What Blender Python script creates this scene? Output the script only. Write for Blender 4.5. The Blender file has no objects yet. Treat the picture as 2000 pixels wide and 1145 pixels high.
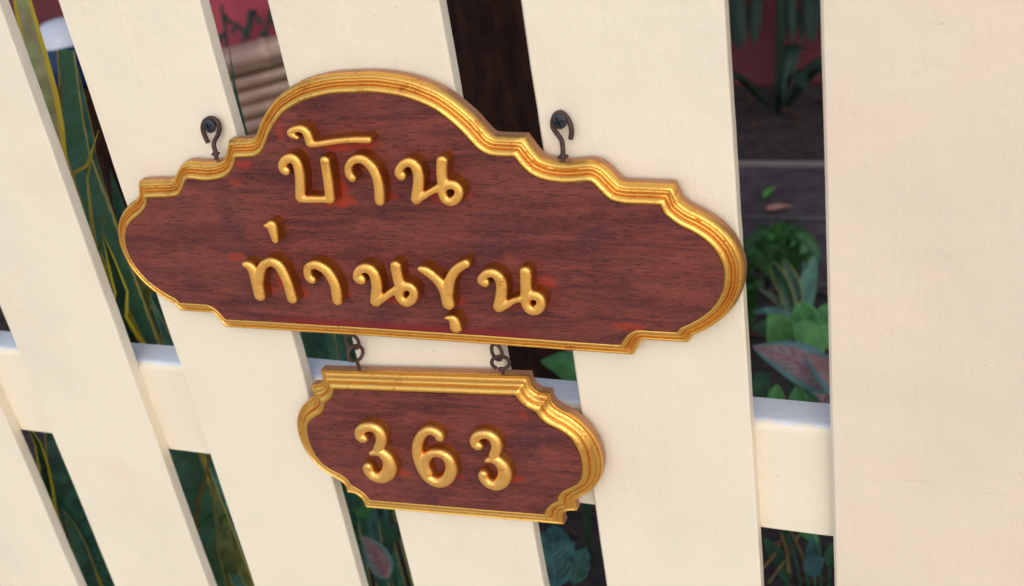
import bpy, bmesh, math, random
import numpy as np
from mathutils import Vector, Matrix, noise as mnoise

random.seed(7)
SC = bpy.context.scene
COL = SC.collection
rad = math.radians

# ------------------------------------------------------------------ camera
CAM = np.array([0.2555727, -0.5165491, 0.3005988])
RC = np.array([[0.91800245, 0.36758426, -0.14883988],
               [0.05171122, -0.48306133, -0.87405818],
               [-0.39318882, 0.79469086, -0.46245972]])      # rows: right, down, forward
FPX, PX, PY = 2232.2256, 1000.0, 572.5
cd = bpy.data.cameras.new('camera')
cam = bpy.data.objects.new('camera', cd)
COL.objects.link(cam)
cam.matrix_world = Matrix((
    (RC[0][0], -RC[1][0], -RC[2][0], CAM[0]),
    (RC[0][1], -RC[1][1], -RC[2][1], CAM[1]),
    (RC[0][2], -RC[1][2], -RC[2][2], CAM[2]),
    (0, 0, 0, 1)))
cd.sensor_width = 36.0
cd.lens = FPX / 2000 * 36.0
cd.clip_start = 0.02
cd.clip_end = 500
cd.dof.use_dof = True
cd.dof.focus_distance = 0.64
cd.dof.aperture_fstop = 9.5
SC.camera = cam

# ------------------------------------------------------------------ light
SUN_AZ, SUN_EL = rad(155), rad(38)      # azimuth from +Y towards +X
wd = bpy.data.worlds.new('World')
SC.world = wd
wd.use_nodes = True
wn = wd.node_tree
bg = wn.nodes['Background']
sky = wn.nodes.new('ShaderNodeTexSky')
sky.sky_type = 'NISHITA'
sky.sun_disc = False
sky.sun_elevation = SUN_EL
sky.sun_rotation = SUN_AZ
sky.air_density = 1.0
sky.dust_density = 1.2
wn.links.new(sky.outputs[0], bg.inputs[0])
bg.inputs[1].default_value = 0.15
sl = bpy.data.lights.new('sun', 'SUN')
sl.energy = .6
sl.angle = rad(140)
sl.color = (1.0, 0.88, 0.72)
so = bpy.data.objects.new('sun', sl)
COL.objects.link(so)
sdir = Vector((math.sin(SUN_AZ) * math.cos(SUN_EL), math.cos(SUN_AZ) * math.cos(SUN_EL), math.sin(SUN_EL)))
so.rotation_euler = sdir.to_track_quat('Z', 'Y').to_euler()
so.location = sdir * 5
vs = SC.view_settings
vs.view_transform = 'Standard'
vs.look = 'None'
vs.exposure = 0.74
vs.gamma = 1.0
SC.cycles.max_bounces = 6


# ------------------------------------------------------------------ helpers
def ray(x, y):
    c = np.array([(x - PX) / FPX, (y - PY) / FPX, 1.0])
    return RC.T @ c


def at(x, y, Y):
    r = ray(x, y)
    return CAM + r * ((Y - CAM[1]) / r[1])


def far(x, y, t):
    return CAM + ray(x, y) * t


def tag(o, label=None, cat=None, group=None, kind=None):
    if label: o['label'] = label
    if cat: o['category'] = cat
    if group: o['group'] = group
    if kind: o['kind'] = kind
    return o


def empty(name, loc=(0, 0, 0), **k):
    o = bpy.data.objects.new(name, None)
    o.empty_display_size = 0.02
    COL.objects.link(o)
    o.location = loc
    return tag(o, **k)


def mesh_obj(name, verts, faces, mats, parent=None, smooth=True, uvs=None, midx=None, loc=None):
    me = bpy.data.meshes.new(name)
    me.from_pydata([tuple(map(float, v)) for v in verts], [], faces)
    if not isinstance(mats, (list, tuple)): mats = [mats]
    for m in mats: me.materials.append(m)
    if smooth: me.polygons.foreach_set('use_smooth', [True] * len(me.polygons))
    if midx is not None: me.polygons.foreach_set('material_index', midx)
    if uvs is not None:
        ul = me.uv_layers.new(name='UVMap')
        li = np.empty(len(me.loops), dtype=np.int32)
        me.loops.foreach_get('vertex_index', li)
        ul.data.foreach_set('uv', np.asarray(uvs, dtype=np.float32)[li].ravel())
    me.update()
    o = bpy.data.objects.new(name, me)
    COL.objects.link(o)
    if parent is not None: o.parent = parent
    if loc is not None: o.location = loc
    return o


def bm_obj(name, bm, mats, parent=None, smooth=False):
    me = bpy.data.meshes.new(name)
    bm.to_mesh(me)
    bm.free()
    if not isinstance(mats, (list, tuple)): mats = [mats]
    for m in mats: me.materials.append(m)
    if smooth: me.polygons.foreach_set('use_smooth', [True] * len(me.polygons))
    o = bpy.data.objects.new(name, me)
    COL.objects.link(o)
    if parent is not None: o.parent = parent
    return o


def catmull(pts, n=8, closed=False):
    P = [np.asarray(p, float) for p in pts]
    if len(P) < 3 and not closed:
        return np.array([P[0] + (P[-1] - P[0]) * i / n for i in range(n + 1)])
    out = []
    m = len(P)
    rng = range(m if closed else m - 1)
    for i in rng:
        if closed:
            a, b, c, d = P[i - 1], P[i], P[(i + 1) % m], P[(i + 2) % m]
        else:
            b, c = P[i], P[i + 1]
            a = P[i - 1] if i > 0 else 2 * b - c
            d = P[i + 2] if i + 2 < m else 2 * c - b
        for j in range(n):
            t = j / n
            out.append(0.5 * (2 * b + (c - a) * t + (2 * a - 5 * b + 4 * c - d) * t * t + (3 * b - a - 3 * c + d) * t ** 3))
    if not closed: out.append(P[-1])
    return np.array(out)


def resample(P, step):
    P = np.asarray(P)
    s = np.concatenate([[0], np.cumsum(np.linalg.norm(np.diff(P[:, :2] if P.shape[1] > 3 else P, axis=0), axis=1))])
    n = max(2, int(round(s[-1] / step)) + 1)
    q = np.linspace(0, s[-1], n)
    return np.stack([np.interp(q, s, P[:, k]) for k in range(P.shape[1])], 1)


# ------------------------------------------------------------------ materials
class M:
    def __init__(s, name, base=(.5, .5, .5), rough=.5, metal=0.0, spec=.5):
        s.mat = bpy.data.materials.new(name)
        s.mat.use_nodes = True
        s.nt = s.mat.node_tree
        s.b = s.nt.nodes['Principled BSDF']
        s.set('Base Color', (*base, 1)); s.set('Roughness', rough); s.set('Metallic', metal); s.set('Specular IOR Level', spec)
        s._co = None

    def set(s, k, v):
        if hasattr(v, 'node'): s.nt.links.new(v, s.b.inputs[k])
        else: s.b.inputs[k].default_value = v

    def n(s, t, **k):
        nd = s.nt.nodes.new('ShaderNode' + t)
        for a, v in k.items(): setattr(nd, a, v)
        return nd

    def put(s, inp, v):
        if hasattr(v, 'node'): s.nt.links.new(v, inp)
        elif isinstance(v, (tuple, list)) and len(v) == 3 and inp.type == 'RGBA': inp.default_value = (*v, 1)
        else: inp.default_value = v

    def co(s, which='Object', scale=(1, 1, 1)):
        tc = s.n('TexCoord')
        mp = s.n('Mapping')
        s.nt.links.new(tc.outputs[which], mp.inputs[0])
        mp.inputs['Scale'].default_value = scale
        return mp.outputs[0]

    def noise(s, vec, scale, detail=4, rough=.55, dist=0.0):
        nd = s.n('TexNoise')
        s.put(nd.inputs['Vector'], vec)
        nd.inputs['Scale'].default_value = scale
        nd.inputs['Detail'].default_value = detail
        nd.inputs['Roughness'].default_value = rough
        nd.inputs['Distortion'].default_value = dist
        return nd.outputs['Fac']

    def voro(s, vec, scale, feature='F1'):
        nd = s.n('TexVoronoi', feature=feature)
        s.put(nd.inputs['Vector'], vec)
        nd.inputs['Scale'].default_value = scale
        return nd.outputs['Distance']

    def step(s, v, a, b, lo=0.0, hi=1.0):
        nd = s.n('MapRange', interpolation_type='SMOOTHSTEP')
        s.put(nd.inputs[0], v)
        for i, q in enumerate((a, b, lo, hi)): nd.inputs[i + 1].default_value = q
        return nd.outputs[0]

    def math(s, op, a, b=0.0, c=None):
        nd = s.n('Math', operation=op)
        s.put(nd.inputs[0], a); s.put(nd.inputs[1], b)
        if c is not None: s.put(nd.inputs[2], c)
        return nd.outputs[0]

    def mix(s, f, a, b, bt='MIX'):
        nd = s.n('Mix', data_type='RGBA', blend_type=bt)
        s.put(nd.inputs[0], f); s.put(nd.inputs[6], a); s.put(nd.inputs[7], b)
        return nd.outputs[2]

    def sep(s, v):
        nd = s.n('SeparateXYZ')
        s.put(nd.inputs[0], v)
        return nd.outputs

    def bump(s, h, strength=.3, dist=.001):
        nd = s.n('Bump')
        s.put(nd.inputs['Height'], h)
        nd.inputs['Strength'].default_value = strength
        nd.inputs['Distance'].default_value = dist
        s.nt.links.new(nd.outputs[0], s.b.inputs['Normal'])

    def rnd(s):
        return s.n('ObjectInfo').outputs['Random']


def paint(name, base, pinkish=None, cracks=None, top=None, bare=0.0):
    m = M(name, base, .48)
    c = m.co('Object')
    r = m.rnd()
    off = m.n('Combine' + 'XYZ')
    m.put(off.inputs[0], m.math('MULTIPLY', r, 3.1)); m.put(off.inputs[2], m.math('MULTIPLY', r, 7.7))
    add = m.n('VectorMath', operation='ADD')
    m.put(add.inputs[0], c); m.put(add.inputs[1], off.outputs[0])
    v = add.outputs[0]
    big = m.noise(v, 9, 3)
    dark = tuple(x * .93 for x in base)
    pk = pinkish or (base[0] * .98, base[1] * .90, base[2] * .86)
    col = m.mix(m.step(big, .42, .7, 0, .8), base, dark)
    col = m.mix(m.step(m.noise(v, 11, 5, .65), .50, .74, 0, .75), col, pk)
    st = m.n('Mapping'); m.put(st.inputs[0], v); st.inputs['Scale'].default_value = (260, 260, 16)
    brush = m.noise(st.outputs[0], 1, 5, .6)
    col = m.mix(m.step(brush, .50, .8, 0, .18), col, tuple(x * .80 for x in base))
    sp = m.voro(v, 95)
    gate = m.step(m.noise(v, 31, 2), .56, .62)
    spk = m.math('MULTIPLY', m.step(sp, .03, .09, 1, 0), gate)
    col = m.mix(m.math('MULTIPLY', spk, .30), col, (.36, .27, .19))
    h = m.math('ADD', m.math('MULTIPLY', brush, .55), m.math('MULTIPLY', m.noise(v, 420, 3), .35))
    h = m.math('SUBTRACT', h, m.math('MULTIPLY', spk, .8))
    h = m.math('ADD', h, m.math('MULTIPLY', m.noise(v, 28, 4, .6), 3.0))
    if cracks:
        xyz = m.sep(c)
        wob = m.math('MULTIPLY', m.math('SUBTRACT', m.noise(c, 60, 5), .5), .009)
        tot = None
        for (x0, z0, x1, z1) in cracks:
            sl_ = (z1 - z0) / (x1 - x0)
            line = m.math('SUBTRACT', m.math('SUBTRACT', xyz[2], z0), m.math('MULTIPLY', m.math('SUBTRACT', xyz[0], x0), sl_))
            dd = m.math('ABSOLUTE', m.math('ADD', line, wob))
            k = m.math('MULTIPLY', m.step(dd, .00008, .00035, 1, 0),
                       m.math('MULTIPLY', m.step(xyz[0], x0 - .002, x0 + .004), m.step(xyz[0], x1 - .004, x1 + .004, 1, 0)))
            tot = k if tot is None else m.math('MAXIMUM', tot, k)
        tot = m.math('MULTIPLY', tot, m.step(m.noise(c, 45, 2), .38, .55))
        col = m.mix(m.math('MULTIPLY', tot, .16), col, (.42, .28, .19))
        h = m.math('SUBTRACT', h, m.math('MULTIPLY', tot, .3))
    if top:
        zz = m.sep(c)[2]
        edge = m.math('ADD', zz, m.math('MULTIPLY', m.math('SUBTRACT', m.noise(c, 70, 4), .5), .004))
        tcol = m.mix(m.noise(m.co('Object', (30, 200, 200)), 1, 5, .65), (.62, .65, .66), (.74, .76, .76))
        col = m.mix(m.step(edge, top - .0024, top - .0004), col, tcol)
    if bare:
        gr = m.noise(m.co('Object', (300, 300, 14)), 1, 6, .7)
        msk = m.step(m.math('ADD', m.noise(v, 22, 5, .7), m.math('MULTIPLY', m.math('SUBTRACT', .45, m.sep(c)[2]), .35)), .44, .60)
        wd_ = m.mix(m.step(gr, .4, .62), (.46, .31, .25), (.80, .60, .54))
        col = m.mix(m.math('MULTIPLY', msk, .85), col, wd_)
        h = m.math('ADD', h, m.math('MULTIPLY', m.math('MULTIPLY', gr, msk), 2.0))
    m.set('Base Color', col)
    m.set('Roughness', m.step(brush, .3, .8, .42, .6))
    m.bump(h, .5, .0008)
    return m.mat


CREAM = (.80, .685, .505)
MAT_PAINT = paint('cream_paint', CREAM)
MAT_RAIL = paint('cream_rail_paint', CREAM, top=.5198)
MAT_SIDE = paint('brightened_picket_side', (.97, .74, .71), bare=1.0)  # side faces paled to offset weak light, bare wood patches over that


def wood_mat(name, stains, band):
    m = M(name, (.15, .04, .035), .5, 0, .2)
    c = m.co('Object')
    g = m.n('Mapping'); m.put(g.inputs[0], c); g.inputs['Scale'].default_value = (20, 20, 150); g.inputs['Rotation'].default_value = (0, rad(4), 0)
    grain = m.noise(g.outputs[0], 1.0, 6, .62, .9)
    big = m.noise(g.outputs[0], .33, 3, .5, .5)
    blot = m.noise(c, 26, 3)
    col = m.mix(m.step(grain, .28, .72), (.080, .019, .018), (.200, .045, .031))
    col = m.mix(m.step(big, .45, .72, 0, .5), col, (.225, .060, .038))
    col = m.mix(m.step(blot, .5, .72, 0, .5), col, (.070, .022, .028))
    p = m.n('Mapping'); m.put(p.inputs[0], c); p.inputs['Scale'].default_value = (130, 130, 1000); p.inputs['Rotation'].default_value = (0, rad(5), 0)
    pore = m.step(m.noise(p.outputs[0], 1.0, 3, .62, .35), .545, .63)
    fine = m.n('Mapping'); m.put(fine.inputs[0], c); fine.inputs['Scale'].default_value = (220, 220, 1500)
    pf = m.noise(fine.outputs[0], 1.0, 4, .65)
    col = m.mix(m.math('MULTIPLY', pore, .58), col, (.026, .009, .010))
    col = m.mix(m.step(pf, .5, .75, 0, .5), col, (.30, .085, .05))
    xyz = m.sep(c)
    wob = m.math('MULTIPLY', m.math('SUBTRACT', m.noise(c, 230, 6, .75), .5), 3.4)
    tot = None
    for (x, z, rx, rz, a) in stains:
        dx = m.math('DIVIDE', m.math('SUBTRACT', xyz[0], x / 1000), rx / 1000)
        dz = m.math('DIVIDE', m.math('SUBTRACT', xyz[2], z / 1000), rz / 1000)
        d2 = m.math('ADD', m.math('MULTIPLY', dx, dx), m.math('MULTIPLY', dz, dz))
        k = m.math('MULTIPLY', m.step(m.math('ADD', d2, wob), .0, 1.15, 1, 0), a * .85)
        tot = k if tot is None else m.math('MAXIMUM', tot, k)
    if tot is not None: col = m.mix(tot, col, (.36, .034, .010))
    if band:
        x0, x1, zt, zb = [q / 1000 for q in band]
        hgt = m.math('ADD', m.math('ADD', xyz[2], m.math('MULTIPLY', wob, .0016)), m.math('MULTIPLY', xyz[0], -.004))
        k = m.math('MULTIPLY', m.step(hgt, zb, zt, 1, 0), m.math('MULTIPLY', m.step(xyz[0], x0, x0 + .03), m.step(xyz[0], x1 - .03, x1, 1, 0)))
        col = m.mix(m.math('MULTIPLY', k, .8), col, (.20, .013, .014))
    m.set('Base Color', col)
    m.set('Roughness', m.step(grain, .3, .7, .42, .62))
    m.bump(m.math('SUBTRACT', m.math('MULTIPLY', grain, .4), m.math('ADD', m.math('MULTIPLY', pore, .6), m.math('MULTIPLY', pf, -.25))), .45, .0006)
    return m.mat


def gold_mat(name, worn=.5, wallside=None, base=(.85, .46, .10), under=(.52, .17, .022), rough=.35, metal=1.0):
    m = M(name, base, rough, metal)
    c = m.co('Object')
    a = m.noise(c, 85, 6, .68)
    b = m.noise(c, 620, 4, .65)
    f = m.step(m.math('ADD', m.math('MULTIPLY', a, .6), m.math('MULTIPLY', b, .4)), .60 - worn * .14, .66 - worn * .05)
    col = m.mix(m.math('MULTIPLY', f, .85), base, under)
    pit = m.math('MULTIPLY', m.step(m.voro(c, 700), .10, .22, 1, 0), m.step(m.noise(c, 120, 2), .49, .57))
    col = m.mix(m.math('MULTIPLY', pit, .8), col, (.10, .03, .008))
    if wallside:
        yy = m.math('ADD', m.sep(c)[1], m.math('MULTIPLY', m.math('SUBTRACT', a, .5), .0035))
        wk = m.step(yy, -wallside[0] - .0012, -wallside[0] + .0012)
        col = m.mix(m.math('MULTIPLY', wk, .9), col, wallside[1])  # amber-brown stain on the side walls, its darkness standing in for shade
    m.set('Base Color', col)
    m.set('Metallic', m.math('SUBTRACT', metal, m.math('ADD', m.math('MULTIPLY', f, .25), m.math('MULTIPLY', pit, .2))))
    m.set('Roughness', m.step(b, .3, .7, rough - .06, rough + .12))
    m.bump(m.math('SUBTRACT', m.math('ADD', m.math('MULTIPLY', b, .35), m.math('MULTIPLY', a, .9)), m.math('MULTIPLY', pit, .9)), .4, .0007)
    return m.mat


MAT_GOLD = gold_mat('gilt_moulding', .55)
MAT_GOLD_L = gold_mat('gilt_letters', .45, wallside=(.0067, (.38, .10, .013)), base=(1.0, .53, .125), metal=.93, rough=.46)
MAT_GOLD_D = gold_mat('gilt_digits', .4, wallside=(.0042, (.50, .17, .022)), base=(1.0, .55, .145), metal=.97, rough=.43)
MAT_EDGE = gold_mat('bronze_edge', .6, base=(.42, .19, .085), under=(.24, .09, .045), rough=.42, metal=.35)


def rust_mat(name, base=(.052, .024, .020)):
    m = M(name, base, .62, .35)
    c = m.co('Object')
    a = m.noise(c, 420, 5, .65)
    m.set('Base Color', m.mix(m.step(a, .4, .7), base, (.105, .046, .032)))
    m.bump(a, .5, .0004)
    return m.mat


MAT_RUST = rust_mat('rusty_iron')
ms = M('black_screw', (.034, .036, .044), .45, .5); ms.bump(ms.noise(ms.co('Object'), 700, 3), .2, .0003)
MAT_SCREW = ms.mat


def leaf_mat(name, base, margin=None, mw=.78, bands=None, vein=None, rough=.42, trans=.3):
    m = M(name, base, rough)
    tc = m.n('TexCoord')
    uv = m.sep(tc.outputs['UV'])
    oc = m.co('Object')
    r = m.rnd()
    au = m.math('ABSOLUTE', m.math('MULTIPLY_ADD', uv[0], 2.0, -1.0))
    nz = m.noise(oc, 60, 4)
    col = m.mix(m.step(nz, .35, .7), tuple(x * .65 for x in base), tuple(min(1, x * 1.5) for x in base))
    col = m.mix(m.math('MULTIPLY', r, .45), col, (base[0] * 1.9, base[1] * 1.25, base[2] * .7))
    if bands:
        mp = m.n('Mapping'); m.put(mp.inputs[0], tc.outputs['UV']); mp.inputs['Scale'].default_value = (1.2, 16, 1)
        bz = m.noise(mp.outputs[0], 1.6, 4, .6, .6)
        col = m.mix(m.step(bz, .5, .62, 0, .75), col, bands)
    if vein:
        k = m.math('SUBTRACT', m.math('MULTIPLY', uv[1], 9.0), m.math('MULTIPLY', au, 2.4))
        fr = m.math('ABSOLUTE', m.math('SUBTRACT', m.math('FRACT', k), .5))
        col = m.mix(m.step(fr, .0, .16, .55, 0), col, vein)
        col = m.mix(m.step(au, .02, .10, .9, 0), col, vein)
        m.bump(m.math('ADD', m.step(fr, .0, .3), m.step(au, .0, .15)), .5, .002)
    if margin:
        e = m.math('ADD', au, m.math('MULTIPLY', m.math('SUBTRACT', m.noise(oc, 130, 3), .5), .18))
        col = m.mix(m.step(e, mw - .03, mw + .03), col, margin)
    m.set('Base Color', col)
    tr = m.n('BsdfTranslucent')
    m.put(tr.inputs['Color'], m.mix(1.0, col, (1.5, 1.6, .8), 'MULTIPLY'))
    mx = m.n('MixShader')
    mx.inputs[0].default_value = trans
    m.nt.links.new(m.b.outputs[0], mx.inputs[1]); m.nt.links.new(tr.outputs[0], mx.inputs[2])
    m.nt.links.new(mx.outputs[0], m.nt.nodes['Material Output'].inputs[0])
    return m.mat


LF_SNAKE = leaf_mat('snake_leaf', (.062, .190, .135), (.62, .48, .12), .86, bands=(.085, .225, .150), rough=.30, trans=.1)
LF_SNAKE_Y = leaf_mat('snake_leaf_yellow', (.022, .075, .040), (.92, .76, .05), .62, bands=(.03, .09, .04), rough=.36)
LF_SNAKE_O = leaf_mat('snake_leaf_orange_edge', (.045, .13, .09), (.55, .26, .06), .45, rough=.4, trans=.15)
LF_SNAKE_G = leaf_mat('snake_leaf_gold', (.42, .34, .05), (.66, .52, .08), .5, rough=.4, trans=.15)
LF_SNAKE_L = leaf_mat('snake_leaf_olive', (.17, .21, .07), (.30, .27, .07), .8, bands=(.07, .13, .045), rough=.38, trans=.15)
LF_SNAKE_D = leaf_mat('snake_leaf_dark', (.036, .120, .085), None, .88, bands=(.058, .150, .09), rough=.34, trans=.15)
LF_PALE = leaf_mat('snake_leaf_pale', (.46, .52, .42), (.95, .74, .08), .62, bands=(.50, .68, .22), rough=.4)
LF_GREEN = leaf_mat('broad_leaf_green', (.060, .220, .055), vein=(.09, .30, .08), rough=.42)
LF_DEEP = leaf_mat('broad_leaf_deep', (.025, .095, .040), vein=(.045, .14, .06), rough=.45)
LF_TEAL = leaf_mat('broad_leaf_teal', (.055, .165, .150), vein=(.10, .24, .22), rough=.45)
LF_PINK = leaf_mat('pink_leaf', (.30, .20, .20), margin=(.16, .27, .24), mw=.66, bands=(.29, .34, .31), vein=(.45, .12, .15), rough=.42)
LF_STRIPE = leaf_mat('rosette_leaf', (.016, .060, .030), (.20, .21, .06), .74, rough=.42)
LF_FERN = leaf_mat('fern_leaf', (.035, .125, .035), rough=.5)
LF_DARK = leaf_mat('shade_leaf', (.010, .034, .020), vein=(.02, .05, .03), rough=.5)
LF_STRAW = leaf_mat('straw_stem', (.20, .14, .055), rough=.5)

# ------------------------------------------------------------------ ground
GZ = -0.60


def sheet(name, x0, x1, y0, y1, z, mat, n=1):
    xs = np.linspace(x0, x1, n + 1); ys = np.linspace(y0, y1, n + 1)
    v = [(x, y, z) for y in ys for x in xs]
    f = [(j * (n + 1) + i, j * (n + 1) + i + 1, (j + 1) * (n + 1) + i + 1, (j + 1) * (n + 1) + i) for j in range(n) for i in range(n)]
    return mesh_obj(name, v, f, mat, smooth=False)


m = M('garden_soil', (.030, .020, .016), .9)
c = m.co('Object'); a = m.noise(c, 45, 6, .7)
m.set('Base Color', m.mix(m.step(a, .35, .7), (.014, .010, .009), (.055, .034, .026)))
m.bump(a, .8, .02)
tag(sheet('ground', -60, 60, -60, 60, GZ, m.mat), kind='structure')
m = M('pale_pavement', (.46, .41, .34), .8)
c = m.co('Object'); a = m.noise(c, 14, 6, .65)
m.set('Base Color', m.mix(a, (.40, .35, .28), (.54, .48, .39)))
m.bump(a, .3, .004)
tag(sheet('pavement', -6, 6, -5, -0.06, GZ + .004, m.mat), kind='structure')

# dark slab terrace behind the planting bed
m = M('dark_slab', (.045, .038, .040), .7)
c = m.co('Object'); a = m.noise(c, 22, 6, .65)
m.set('Base Color', m.mix(m.step(a, .3, .75), (.026, .022, .025), (.070, .058, .058)))
m.bump(a, .35, .004)
MAT_SLAB = m.mat
tag(sheet('terrace', -1.5, 1.0, 1.07, 1.54, GZ + .004, M('terrace_joint', (.012, .010, .010), .9).mat), kind='structure')
terrace = bpy.data.objects['terrace']
for i in range(7):
    for j in range(2):
        bm = bmesh.new()
        bmesh.ops.create_cube(bm, size=1)
        bmesh.ops.scale(bm, vec=(.342, .222, .02), verts=bm.verts)
        bmesh.ops.bevel(bm, geom=bm.edges[:], offset=.004, segments=1, affect='EDGES')
        s_ = bm_obj('slab', bm, MAT_SLAB, terrace)
        s_.location = (-1.32 + i * .352 + (.17 if j else 0), 1.19 + j * .232, GZ + .012 + random.uniform(-.001, .001))
bm = bmesh.new()
bmesh.ops.create_cube(bm, size=1)
bmesh.ops.scale(bm, vec=(2.5, .010, .030), verts=bm.verts)
bmesh.ops.bevel(bm, geom=bm.edges[:], offset=.004, segments=2, affect='EDGES')
kerb = bm_obj('kerb', bm, M('grey_kerb', (.16, .135, .12), .75).mat)
kerb.location = (-.25, 1.548, GZ + .012)
tag(kerb, kind='structure')

# ------------------------------------------------------------------ red garden wall
m = M('red_render', (.30, .022, .030), .75)
c = m.co('Object'); a = m.noise(c, 8, 6, .65)
m.set('Base Color', m.mix(m.step(a, .3, .75), (.085, .010, .014), (.13, .017, .022)))
m.bump(m.noise(c, 160, 4), .3, .003)
bm = bmesh.new()
bmesh.ops.create_cube(bm, size=1)
bmesh.ops.scale(bm, vec=(8, .15, 1.9), verts=bm.verts)
bmesh.ops.bevel(bm, geom=bm.edges[:], offset=.01, segments=2, affect='EDGES')
wall = bm_obj('garden_wall', bm, m.mat)
wall.location = (-1.5, 2.12, GZ + .95)
tag(wall, 'red rendered garden wall behind the plants and the bamboo screen', 'wall')

bm = bmesh.new()
bmesh.ops.create_cube(bm, size=1)
bmesh.ops.scale(bm, vec=(.62, .03, .9), verts=bm.verts)
bmesh.ops.bevel(bm, geom=bm.edges[:], offset=.006, segments=2, affect='EDGES')
m = M('crimson_board', (.30, .022, .040), .6)
c = m.co('Object'); a = m.noise(c, 9, 5, .65)
m.set('Base Color', m.mix(m.step(a, .3, .75), (.24, .018, .032), (.36, .034, .052)))
rb = bm_obj('added_red_board', bm, m.mat)  # added board carrying the brighter red beside the darker wall
rp = far(480, 60, 2.95)
rb.location = (rp[0], rp[1] + .02, GZ + .45)
rb.rotation_euler = (rad(-4), 0, rad(14))
tag(rb, 'crimson board added for the brighter red behind the bamboo screen', 'board')

# ------------------------------------------------------------------ fence
T = .0096
fence = empty('picket_fence', (0, 0, GZ), label='cream painted picket fence carrying the carved gilt house signs', cat='fence')
FZ0, FZ1 = -.57, .42


def plank(name, x0, x1, y0, y1, z0, z1, mat, vertical=True, bev=.0012, wav=.0005, step=.012, seed=0, rnd_front=0, side=None):
    """board with hand-sawn, slightly wavy arrises; cross-section swept along its length"""
    if vertical: L0, L1 = z0, z1
    else: L0, L1 = x0, x1
    n = int((L1 - L0) / step) + 1
    b = bev
    A0, A1 = (x0, x1) if vertical else (z0, z1)
    fb = max(b, rnd_front)
    sec = [(A0 + b, y0), (A0 + (A1 - A0) * .33, y0), (A0 + (A1 - A0) * .66, y0), (A1 - fb, y0), (A1 - fb * .62, y0 + fb * .08), (A1 - fb * .3, y0 + fb * .3),
           (A1 - fb * .08, y0 + fb * .62), (A1, y0 + fb), (A1, y1 - b), (A1 - b, y1), (A0 + b, y1), (A0, y1 - b), (A0, y0 + b)]
    V, F = [], []
    for i in range(n + 1):
        l = L0 + (L1 - L0) * i / n
        for k, (a_, y_) in enumerate(sec):
            side = 1 if a_ > (A0 + A1) / 2 else 0
            w = mnoise.noise(Vector((l * 14 + seed * 7.3, side * 5.1, seed))) * wav + mnoise.noise(Vector((l * 60 + seed, side * 3.3, 2.2))) * wav * .45
            wy = mnoise.noise(Vector((l * 18, a_ * 30, seed + 9))) * .0003
            V.append((a_ + w, y_ + wy, l) if vertical else (l, y_ + wy, a_ + w))
    m_ = len(sec)
    for i in range(n):
        for k in range(m_):
            q = (i * m_ + k, i * m_ + (k + 1) % m_, (i + 1) * m_ + (k + 1) % m_, (i + 1) * m_ + k)
            F.append(q if vertical else q[::-1])
    c0 = tuple(range(m_)); c1 = tuple(range(n * m_, (n + 1) * m_))
    mi = [1 if (side and k in (7, 11)) else 0 for i in range(n) for k in range(m_)] + [0, 0]
    F.append(c0[::-1] if vertical else c0); F.append(c1 if vertical else c1[::-1])
    o = mesh_obj(name, [(v[0], v[1], v[2] - GZ) for v in V], F, [mat, side] if side else mat, fence, smooth=False, midx=mi)
    return o


BOARDS = [(-.7035, -.6005), (-.5565, -.4535), (-.4100, -.3068), (-.2608, -.1602), (-.1160, -.0131), (.0314, .1319)]
pickets = [plank('picket', a, b, 0, T, FZ0, FZ1, MAT_PAINT, seed=i, side=MAT_SIDE) for i, (a, b) in enumerate(BOARDS)]
PCR = [at(1626, 848, 0), at(1690, 892, 0), at(1722, 929, 0), at(1990, 968, 0), at(1830, 912, 0), at(1990, 895, 0)]
MAT_POST = paint('peach_cream_paint', (.75, .605, .45), pinkish=(.76, .55, .41),
                 cracks=[(PCR[0][0], PCR[0][2] - GZ, PCR[1][0], PCR[1][2] - GZ), (PCR[2][0], PCR[2][2] - GZ, PCR[3][0], PCR[3][2] - GZ)])
post = plank('post', .1750, .345, -.0010, .085, GZ, FZ1 + .03, MAT_POST, seed=31, bev=.0016, wav=.0004)
post['label'] = 'wide peach cream end post of the fence'
plank('rail', -.72, .1745, T + .0002, .036, -.158, -.0802, MAT_RAIL, vertical=False, bev=.002, wav=.0006, seed=51, rnd_front=.005)
# thick runs of paint where the rail meets the picket sides
def paint_fillet(x, z0, z1, seed, r=.0035):
    V, F = [], []
    n = 22
    for i in range(n + 1):
        z = z0 + (z1 - z0) * i / n
        rr = r * (.45 + .9 * abs(mnoise.noise(Vector((z * 75, seed, 0))))) * (1 - abs(2 * i / n - 1) ** 6)
        for k in range(6):
            a_ = math.pi / 2 * k / 5
            V.append((x - .0003 + rr * (1 - math.sin(a_)), T + .0004 - rr * (1 - math.cos(a_)), z - GZ))
    for i in range(n):
        for k in range(5):
            F.append((i * 6 + k, i * 6 + k + 1, (i + 1) * 6 + k + 1, (i + 1) * 6 + k))
    mesh_obj('paint_run', V, F, MAT_PAINT, fence)
for i, (a, b) in enumerate(BOARDS): paint_fillet(b, -.156, -.079, i)

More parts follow.
